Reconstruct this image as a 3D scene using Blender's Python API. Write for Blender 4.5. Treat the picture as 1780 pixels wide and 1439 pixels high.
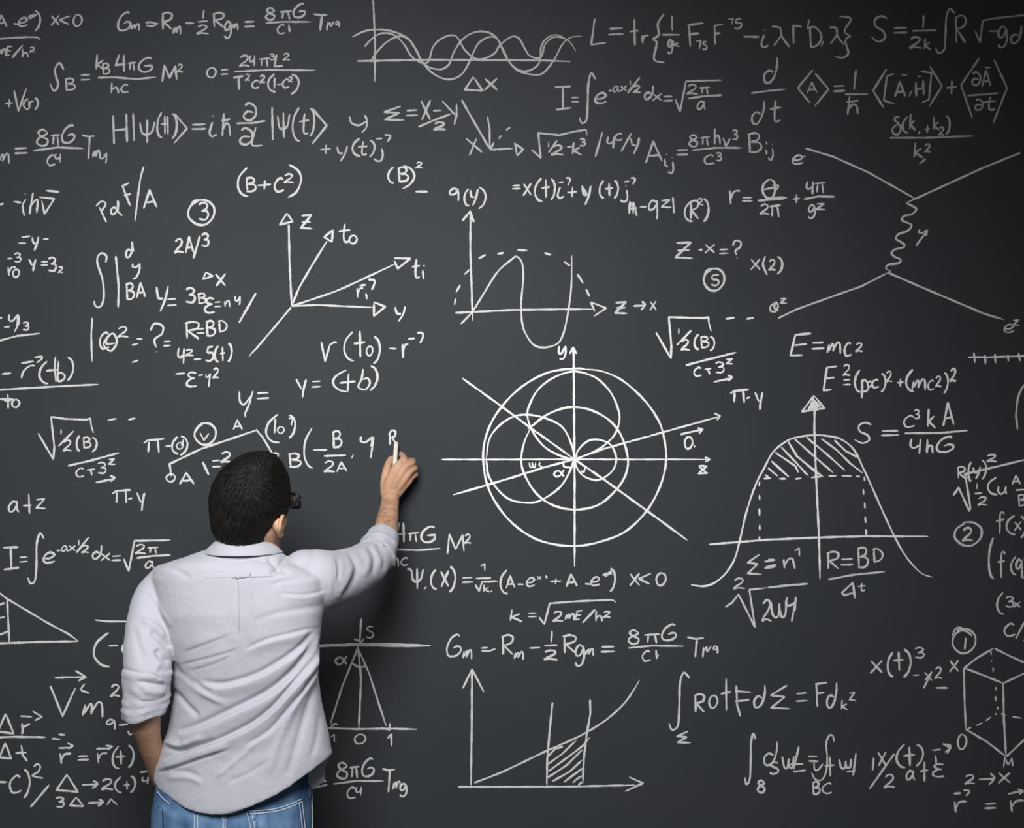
import bpy, bmesh, math, random
from mathutils import Vector, Matrix
from mathutils.bvhtree import BVHTree
import numpy as np

random.seed(7)
for o in list(bpy.data.objects):
    bpy.data.objects.remove(o)
scene = bpy.context.scene
COL = scene.collection

# ------------------------------------------------------------------ camera
S, D, ZC = 0.00155, 3.3, 1.85       # metres per unit on the board, camera distance, camera height
cam = bpy.data.cameras.new('camera')
cam.sensor_width = 36.0
cam.lens = 36.0 * D / (1780 * S)
cam.clip_end = 60
cam_ob = bpy.data.objects.new('camera', cam)
COL.objects.link(cam_ob)
cam_ob.location = (0, -D, ZC)
cam_ob.rotation_euler = (math.pi / 2, 0, 0)
scene.camera = cam_ob

# ------------------------------------------------------------------ lighting and exposure
world = bpy.data.worlds.new('room_ambient')
scene.world = world
world.use_nodes = True
world.node_tree.nodes['Background'].inputs[0].default_value = (0.90, 0.94, 1.0, 1)
world.node_tree.nodes['Background'].inputs[1].default_value = 0.11

def area_light(name, loc, target, size, power, color, size_y=None):
    l = bpy.data.lights.new(name, 'AREA')
    l.energy = power
    l.color = color
    if size_y:
        l.shape = 'RECTANGLE'
        l.size_y = size_y
    l.size = size
    o = bpy.data.objects.new(name, l)
    COL.objects.link(o)
    o.location = loc
    o.rotation_euler = (Vector(target) - Vector(loc)).to_track_quat('-Z', 'Y').to_euler()
    return o
sl = bpy.data.lights.new('key_lamp', 'SPOT')
sl.energy = 405; sl.color = (1.0, 0.985, 0.965); sl.spot_size = math.radians(108); sl.spot_blend = 1.0; sl.shadow_soft_size = 0.55
key = bpy.data.objects.new('key_lamp', sl); COL.objects.link(key)
key.location = (-0.38, -2.38, 2.78)
key.rotation_euler = (Vector((-0.60, 0, 1.16)) - key.location).to_track_quat('-Z', 'Y').to_euler()
scene.view_settings.view_transform = 'Standard'
scene.view_settings.look = 'None'
scene.view_settings.exposure = 0.0
scene.view_settings.gamma = 1.0
scene.view_settings.use_curve_mapping = False

# ------------------------------------------------------------------ helpers
def at(px, py, y=0.0):
    k = (D + y) / D * S
    return Vector(((px - 890) * k, y, ZC - (py - 719.5) * k))

def new_mat(name, color, rough=0.8, spec=0.3):
    m = bpy.data.materials.new(name)
    m.use_nodes = True
    b = m.node_tree.nodes['Principled BSDF']
    b.inputs['Base Color'].default_value = (*color, 1)
    b.inputs['Roughness'].default_value = rough
    b.inputs['Specular IOR Level'].default_value = spec
    return m

def noise_color(m, scale, c1, c2, lo=0.35, hi=0.65, detail=4, stretch=(1, 1, 1), bump=0.0, bdist=0.001, bscale=None):
    nt = m.node_tree
    N, L = nt.nodes, nt.links
    b = N['Principled BSDF']
    tc = N.new('ShaderNodeTexCoord')
    mp = N.new('ShaderNodeMapping')
    mp.inputs['Scale'].default_value = stretch
    L.new(tc.outputs['Object'], mp.inputs['Vector'])
    n = N.new('ShaderNodeTexNoise')
    n.inputs['Scale'].default_value = scale
    n.inputs['Detail'].default_value = detail
    L.new(mp.outputs[0], n.inputs['Vector'])
    r = N.new('ShaderNodeValToRGB')
    r.color_ramp.elements[0].position = lo
    r.color_ramp.elements[0].color = (*c1, 1)
    r.color_ramp.elements[1].position = hi
    r.color_ramp.elements[1].color = (*c2, 1)
    L.new(n.outputs['Fac'], r.inputs[0])
    L.new(r.outputs[0], b.inputs['Base Color'])
    if bump:
        n2 = N.new('ShaderNodeTexNoise')
        n2.inputs['Scale'].default_value = bscale or scale
        n2.inputs['Detail'].default_value = 3
        L.new(mp.outputs[0], n2.inputs['Vector'])
        bp = N.new('ShaderNodeBump')
        bp.inputs['Strength'].default_value = bump
        bp.inputs['Distance'].default_value = bdist
        L.new(n2.outputs['Fac'], bp.inputs['Height'])
        L.new(bp.outputs[0], b.inputs['Normal'])
    return r

BOARD_A, BOARD_B = (0.0285, 0.0325, 0.0375), (0.0330, 0.037, 0.0425)
M = {}
M['board'] = new_mat('slate_black', BOARD_A, 0.72, 0.22)
noise_color(M['board'], 1.6, BOARD_A, BOARD_B, 0.3, 0.7, 6, bump=0.15, bdist=0.0004, bscale=420)
# chalk tones by board area: vignette painted into the colour, partly denser chalk
for _n, _a in (('f', 0.44), ('n', 0.62), ('h', 0.84)):
    M['chalk_' + _n] = new_mat('chalk_mark_' + {'f': 'dim', 'n': 'mid', 'h': 'bright'}[_n], (_a, _a, _a), 1.0, 0.0)
    noise_color(M['chalk_' + _n], 430, (_a * .56, _a * .575, _a * .59), (_a * .985, _a * .995, _a), 0.30, 0.50, 3)
M['wall'] = new_mat('grey_wall', (0.30, 0.30, 0.30), 0.9)
noise_color(M['wall'], 30, (0.28, 0.28, 0.28), (0.32, 0.32, 0.31))
M['floor'] = new_mat('grey_floor', (0.16, 0.15, 0.14), 0.6)
noise_color(M['floor'], 8, (0.13, 0.125, 0.12), (0.18, 0.17, 0.16))
M['shirt'] = new_mat('shirt_cotton', (0.55, 0.56, 0.64), 0.92, 0.15)
noise_color(M['shirt'], 700, (0.345, 0.353, 0.405), (0.39, 0.398, 0.452), 0.3, 0.7, 3, stretch=(1, 1, 0.35), bump=0.18, bdist=0.0006)
M['shirt'].node_tree.nodes['Principled BSDF'].inputs['Sheen Weight'].default_value = 0.15
M['skin'] = new_mat('skin', (0.5, 0.3, 0.2), 0.55, 0.35)
noise_color(M['skin'], 28, (0.40, 0.225, 0.140), (0.50, 0.295, 0.195), 0.3, 0.7, 5, bump=0.35, bdist=0.0012, bscale=190)
M['skin'].node_tree.nodes['Principled BSDF'].inputs['Subsurface Weight'].default_value = 0.12
M['skin'].node_tree.nodes['Principled BSDF'].inputs['Subsurface Scale'].default_value = 0.01
M['arm_hair'] = new_mat('arm_hair', (0.10, 0.055, 0.03), 0.7)
M['hair'] = new_mat('black_hair', (0.004, 0.0037, 0.0034), 0.7, 0.15)
M['hairtuft'] = new_mat('black_hair_strand', (0.007, 0.006, 0.0055), 0.52, 0.22)
M['denim'] = new_mat('denim', (0.12, 0.2, 0.36), 0.9, 0.1)
noise_color(M['denim'], 16, (0.040, 0.090, 0.185), (0.135, 0.235, 0.37), 0.34, 0.72, 6, stretch=(1.5, 1.5, 0.6), bump=0.35, bdist=0.0006, bscale=900)
M['denim_dark'] = new_mat('denim_seam', (0.05, 0.095, 0.19), 0.9, 0.1)
noise_color(M['denim_dark'], 260, (0.05, 0.10, 0.20), (0.16, 0.26, 0.42), 0.42, 0.6, 3)
M['thread'] = new_mat('pale_thread', (0.42, 0.47, 0.52), 0.9, 0.1)
M['sthread'] = new_mat('shirt_thread', (0.27, 0.28, 0.33), 0.9, 0.1)
M['frame'] = new_mat('black_acetate', (0.008, 0.008, 0.010), 0.3, 0.5)
M['lens'] = new_mat('spectacle_lens', (0.95, 0.97, 1.0), 0.02, 0.5)
M['lens'].node_tree.nodes['Principled BSDF'].inputs['Transmission Weight'].default_value = 1.0
M['stick'] = new_mat('chalk_stick', (0.60, 0.585, 0.53), 0.95, 0.1)
noise_color(M['stick'], 160, (0.55, 0.53, 0.47), (0.68, 0.665, 0.61), bump=0.3, bdist=0.0006, bscale=500)
M['leather'] = new_mat('brown_leather', (0.06, 0.03, 0.018), 0.5)
M['rubber'] = new_mat('black_rubber', (0.012, 0.012, 0.012), 0.8)
M['nail'] = new_mat('finger_nail', (0.62, 0.38, 0.30), 0.3, 0.5)
M['eye'] = new_mat('eye_white', (0.75, 0.73, 0.70), 0.25, 0.5)
M['iris'] = new_mat('dark_iris', (0.03, 0.018, 0.01), 0.2, 0.5)
M['lip'] = new_mat('lips', (0.42, 0.17, 0.13), 0.5, 0.4)

def link(name, me, mat=None, parent=None, smooth=True, label=None, kind=None, cat=None, group=None):
    o = bpy.data.objects.new(name, me)
    COL.objects.link(o)
    if mat is not None and not me.materials:
        me.materials.append(mat)
    if smooth:
        me.polygons.foreach_set('use_smooth', [True] * len(me.polygons))
    if parent is not None:
        o.parent = parent
        o.matrix_parent_inverse = parent.matrix_basis.inverted()
    if label: o['label'] = label
    if kind: o['kind'] = kind
    if cat: o['category'] = cat
    if group: o['group'] = group
    return o

class MB:
    """collects vertices and faces"""
    def __init__(self):
        self.v, self.f = [], []
    def loft(self, rings, cap=True):
        n = len(rings[0]); b = len(self.v)
        for r in rings:
            self.v.extend([tuple(p) for p in r])
        for i in range(len(rings) - 1):
            for j in range(n):
                a, c = b + i * n + j, b + i * n + (j + 1) % n
                self.f.append((a, c, c + n, a + n))
        if cap:
            for ri, flip in ((0, True), (len(rings) - 1, False)):
                k = len(self.v)
                cen = sum((Vector(p) for p in rings[ri]), Vector()) / n
                self.v.append(tuple(cen))
                for j in range(n):
                    a, c = b + ri * n + j, b + ri * n + (j + 1) % n
                    self.f.append((c, a, k) if flip else (a, c, k))
    def tube(self, path, radii, n=20, round_caps=True, side=None, flat=1.0, closed=False):
        """path of points, radii floats or (ra, rb); ring frame carried along the path"""
        P = [Vector(p) for p in path]
        R = [(r, r * flat) if not isinstance(r, tuple) else r for r in radii]
        T = []
        for i in range(len(P)):
            a, c = P[max(i - 1, 0)], P[min(i + 1, len(P) - 1)]
            if closed:
                a, c = P[i - 1], P[(i + 1) % len(P)]
            T.append((c - a).normalized())
        u = Vector(side) if side else (Vector((0, 1, 0)) if abs(T[0].y) < 0.8 else Vector((1, 0, 0)))
        rings = []
        for i, p in enumerate(P):
            u = (u - T[i] * u.dot(T[i])).normalized()
            w = T[i].cross(u)
            ra, rb = R[i]
            rings.append([p + u * (ra * math.cos(t)) + w * (rb * math.sin(t)) for t in [2 * math.pi * k / n for k in range(n)]])
        if round_caps and not closed:
            def hemi(p, t, ring, r):
                out = []
                for a in (0.35, 0.7, 0.92, 0.995):
                    s = math.sqrt(1 - a * a)
                    out.append([p + (q - p) * s + t * (r * a) for q in ring])
                return out
            rings = hemi(P[0], -T[0], rings[0], min(R[0]))[::-1] + rings + hemi(P[-1], T[-1], rings[-1], min(R[-1]))
        if closed:
            rings.append(rings[0])
            self.loft(rings, cap=False)
        else:
            self.loft(rings)
    def ball(self, c, r, axes=None, n=16):
        c = Vector(c)
        ax = axes or (Vector((1, 0, 0)), Vector((0, 1, 0)), Vector((0, 0, 1)))
        if not isinstance(r, tuple): r = (r, r, r)
        rings = []
        for i in range(1, n // 2):
            ph = math.pi * i / (n // 2)
            rings.append([c + ax[0] * (r[0] * math.sin(ph) * math.cos(t)) + ax[1] * (r[1] * math.sin(ph) * math.sin(t)) + ax[2] * (-r[2] * math.cos(ph))
                          for t in [2 * math.pi * k / n for k in range(n)]])
        k0 = len(self.v)
        self.loft(rings)
        self.v[-2] = tuple(c - ax[2] * r[2]); self.v[-1] = tuple(c + ax[2] * r[2])
    def box(self, lo, hi):
        b = len(self.v)
        for x in (lo[0], hi[0]):
            for y in (lo[1], hi[1]):
                for z in (lo[2], hi[2]):
                    self.v.append((x, y, z))
        for q in ((0, 1, 3, 2), (4, 6, 7, 5), (0, 4, 5, 1), (2, 3, 7, 6), (0, 2, 6, 4), (1, 5, 7, 3)):
            self.f.append(tuple(b + i for i in q))
    def mesh(self, name):
        me = bpy.data.meshes.new(name)
        me.from_pydata(self.v, [], self.f)
        me.update()
        return me
    def build(self, name, mat, parent=None, **k):
        return link(name, self.mesh(name), mat, parent, **k)

def smooth_path(pts, per=6):
    P = [Vector(p) for p in pts]
    if len(P) < 3: return P
    out = []
    for i in range(len(P) - 1):
        a, b, c, d = P[max(i - 1, 0)], P[i], P[i + 1], P[min(i + 2, len(P) - 1)]
        for k in range(per):
            t = k / per
            out.append(0.5 * ((2 * b) + (c - a) * t + (2 * a - 5 * b + 4 * c - d) * t * t + (3 * b - a - 3 * c + d) * t ** 3))
    out.append(P[-1])
    return out

def stube(mb, pts, radii, per=5, **k):
    """tube along a smoothed path with interpolated radii"""
    P = smooth_path(pts, per)
    R = []
    for i in range(len(P)):
        t = i / per; a = min(int(t), len(radii) - 2); f = t - a
        f = f * f * (3 - 2 * f)
        r0, r1 = radii[a], radii[a + 1]
        if isinstance(r0, tuple): R.append((r0[0] + (r1[0] - r0[0]) * f, r0[1] + (r1[1] - r0[1]) * f))
        else: R.append(r0 + (r1 - r0) * f)
    mb.tube(P, R, **k)

def voxel(mb, size, name, smooth=6):
    me = mb.mesh(name + '_raw')
    o = bpy.data.objects.new(name + '_raw', me)
    COL.objects.link(o)
    md = o.modifiers.new('r', 'REMESH'); md.mode = 'VOXEL'; md.voxel_size = size
    sm = o.modifiers.new('s', 'SMOOTH'); sm.iterations = smooth; sm.factor = 0.5
    dg = bpy.context.evaluated_depsgraph_get()
    out = bpy.data.meshes.new_from_object(o.evaluated_get(dg))
    bpy.data.objects.remove(o)
    bpy.data.meshes.remove(me)
    out.name = name
    return out

def interp(x, xs, ys):
    return float(np.interp(x, xs, ys))

# ------------------------------------------------------------------ the setting
mb = MB(); mb.box((-3.6, 0.045, 0), (3.6, 0.16, 3.7)); mb.build('wall_back', M['wall'], smooth=False, kind='structure')
mb = MB(); mb.box((-3.6, -4.6, -0.1), (3.6, 0.16, 0)); mb.build('floor', M['floor'], smooth=False, kind='structure')

board = bpy.data.objects.new('blackboard', None)
COL.objects.link(board)
board.location = (0, 0, 1.85)
board['label'] = 'wide dark slate blackboard covered in chalk formulas and diagrams, behind the man'
board['category'] = 'blackboard'
bpy.context.view_layer.update()
mb = MB(); mb.box((-3.1, 0.0, 0.42), (3.1, 0.04, 3.3))
mb.build('slate_panel', M['board'], board, smooth=False)

# ------------------------------------------------------------------ chalk writing: a stroke alphabet and the strokes on the board
GLYPHS = """
A 0 100 45 0 100 95;18 68 85 62
B 10 2 18 100;c 0 8 55 0 85 15 70 38 25 47;c 25 47 85 52 100 75 70 97 8 100
C c 95 10 65 0 20 25 2 60 20 92 55 100 100 88
c c 90 12 60 0 15 30 3 65 25 98 60 98 100 88
D 15 5 20 100;c 0 5 50 0 95 30 98 60 70 88 15 100
d c 60 50 30 48 2 65 5 92 35 100 60 85 75 40;c 95 0 88 40 75 100
dd c 75 58 40 50 5 68 10 95 45 98 80 75 100 35 100 0
E 100 0 25 5 0 95 60 92;12 50 80 45
e c 12 60 60 55 95 25 65 0 25 20 2 65 20 98 60 98 100 85
F 10 5 18 100;0 8 100 0;5 45 75 42
f c 100 8 70 0 45 20 45 100;0 42 95 35
G c 92 5 60 0 15 30 0 70 25 98 60 98 90 80 98 55;40 58 100 52
6 c 92 6 70 0 30 22 3 62 12 95 55 100 92 82 98 60 75 52 45 62
H 5 5 12 100;88 0 95 92;8 55 90 48
h 12 0 8 100;c 10 70 45 45 80 55 92 100
hb 30 0 15 100;5 32 95 25;c 22 70 50 45 80 55 88 100
I 0 4 95 0;48 4 50 95;5 100 100 92
i c 45 30 25 55 10 85 40 100 95 90;50 0 55 4
ii 50 35 50 100;50 0 52 4
j c 80 28 92 70 70 98 30 100 5 88;70 0 75 3
K 12 0 18 100;90 5 15 55 90 95
k 15 0 5 95;75 38 12 65 90 100
L 25 0 0 98 100 92
M 0 100 12 0 50 75 90 5 100 90
m 0 90 15 15;c 12 75 38 15 48 30 42 80;c 45 70 72 5 92 15 95 100
n 5 10 12 95;c 12 70 45 12 78 10 95 100
N 5 100 5 5 90 100 95 0
T 0 12 100 0;50 5 55 100
TT 0 8 50 15 100 12;60 15 48 100
R 12 5 15 100;c 0 10 55 0 95 12 80 40 18 52;20 52 95 100
r 8 5 18 100;c 18 65 40 20 70 8 100 10
S c 98 8 60 0 25 15 30 40 75 60 85 85 45 100 0 80
s c 85 5 40 0 12 25 80 55 85 85 40 100 0 88
SS c 98 25 70 0 38 22 45 50 60 78 30 100 2 72
p c 8 0 12 60 5 100;c 10 15 50 -2 95 25 80 60 20 62
q c 85 10 45 0 10 25 15 48 55 45 85 20;c 88 0 95 60 90 100
g c 85 10 45 0 8 25 15 50 55 48 85 15;c 85 5 95 55 70 92 25 100 5 85
a c 78 20 45 5 5 50 10 90 45 88 80 40;c 82 0 82 60 100 100
u c 5 0 0 60 30 98 70 70 90 5;c 92 0 85 60 100 100
v 0 0 40 100 95 5
V 0 10 35 100 100 0
w c 0 5 15 90 45 95 55 20;c 50 30 65 95 90 85 98 0
x 5 5 95 95;95 0 0 100
X 5 5 90 100;90 0 10 100
y c 0 5 15 45 55 48;c 95 0 75 50 30 100
yy c 5 0 0 45 40 55 85 10;c 90 0 90 60 80 100
Y 0 0 50 55;95 0 70 60 60 100
z 10 8 85 0 10 90 100 95
Z 10 5 90 0 5 95 100 100;15 52 85 48
0 c 50 0 12 25 2 65 25 98 65 98 98 60 90 20 50 0
o c 50 0 12 25 2 65 25 98 65 98 98 60 90 20 50 0
O c 40 4 10 28 2 65 30 97 65 98 95 70 98 30 70 3 30 2
1 0 35 75 0 75 100
l 50 0 45 100
2 c 8 20 45 0 82 12 70 45 10 85;c 10 85 5 98 40 90 100 98
3 c 5 12 50 0 90 15 70 40 35 48;c 35 48 85 50 98 72 70 98 5 92
4 35 0 0 60 95 55;75 0 80 100
44 c 12 0 0 45 30 60 85 40;90 0 80 100
5 85 0 30 5 15 45;c 15 45 80 45 90 75 50 100 0 95
55 c 95 0 25 8 20 38 80 48 92 75 60 100 5 90
7 0 10 85 5 55 100
8 c 75 12 45 0 15 18 35 42 85 65 75 95 35 100 5 80 25 52 80 28 75 12
9 c 85 10 45 0 8 25 15 48 55 45 85 20;c 88 0 95 60 90 100
pi 0 15 100 5;28 15 22 90;68 12 80 100
Pi 0 30 20 10 100 0;25 20 22 95;70 10 75 100
psi c 0 10 15 55 45 65 80 50 98 5;48 0 50 100
Sig 85 0 8 40 75 48 10 95 100 98
Sg c 95 5 45 0 15 18 40 38 80 42;c 55 42 10 62 5 88 40 100 100 95
int c 100 12 75 0 55 20 52 60 45 92 15 100 0 88
par c 15 15 45 0 90 25 92 70 60 98 20 98 5 75 30 52 80 55
lam c 0 5 45 10 55 50 98 100;55 45 10 95
Gam 10 0 15 100;5 3 100 8
th c 50 0 10 30 5 70 35 100 75 95 95 55 85 15 50 0;10 55 90 45
del c 85 5 50 0 30 15 80 45 95 75 60 100 15 95 5 70 40 50 70 45
tri 50 0 2 90 100 100 50 0
( c 90 0 25 30 10 65 45 92 100 100
) c 10 0 65 15 88 45 60 80 5 100
[ 95 0 30 8 5 90 100 100
] 0 0 90 5 70 90 5 100
{ c 100 0 50 20 55 42 5 52;c 5 52 40 60 20 92 100 100
} c 30 2 95 8 60 38 95 48;c 95 48 65 60 80 90 50 100 0 98
la 95 0 0 55 75 100
ra 10 0 100 48 5 100
< 95 0 2 50 85 100
+ 0 55 100 45;55 0 50 100
t c 55 0 45 50 50 92 95 90;0 40 100 32
tt 50 0 55 100;0 48 95 42
= 5 18 95 10;0 92 100 85
- 0 50 100 40
/ 100 0 0 100
| 0 0 40 100
? c 0 25 30 0 90 8 85 35 30 55 45 82;45 97 50 100
, 80 0 20 100
. 40 40 60 60
al c 100 5 70 70 35 100 5 70 20 30 55 25 75 60 100 95
arr 0 58 98 50;c 72 5 100 45 65 100
ar2 0 62 45 55;c 60 5 95 10 98 40 80 100
Dn 0 0 95 50 30 100 8 0
mu c 12 10 0 100;c 8 50 45 10 50 50 95 0
"""
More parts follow.
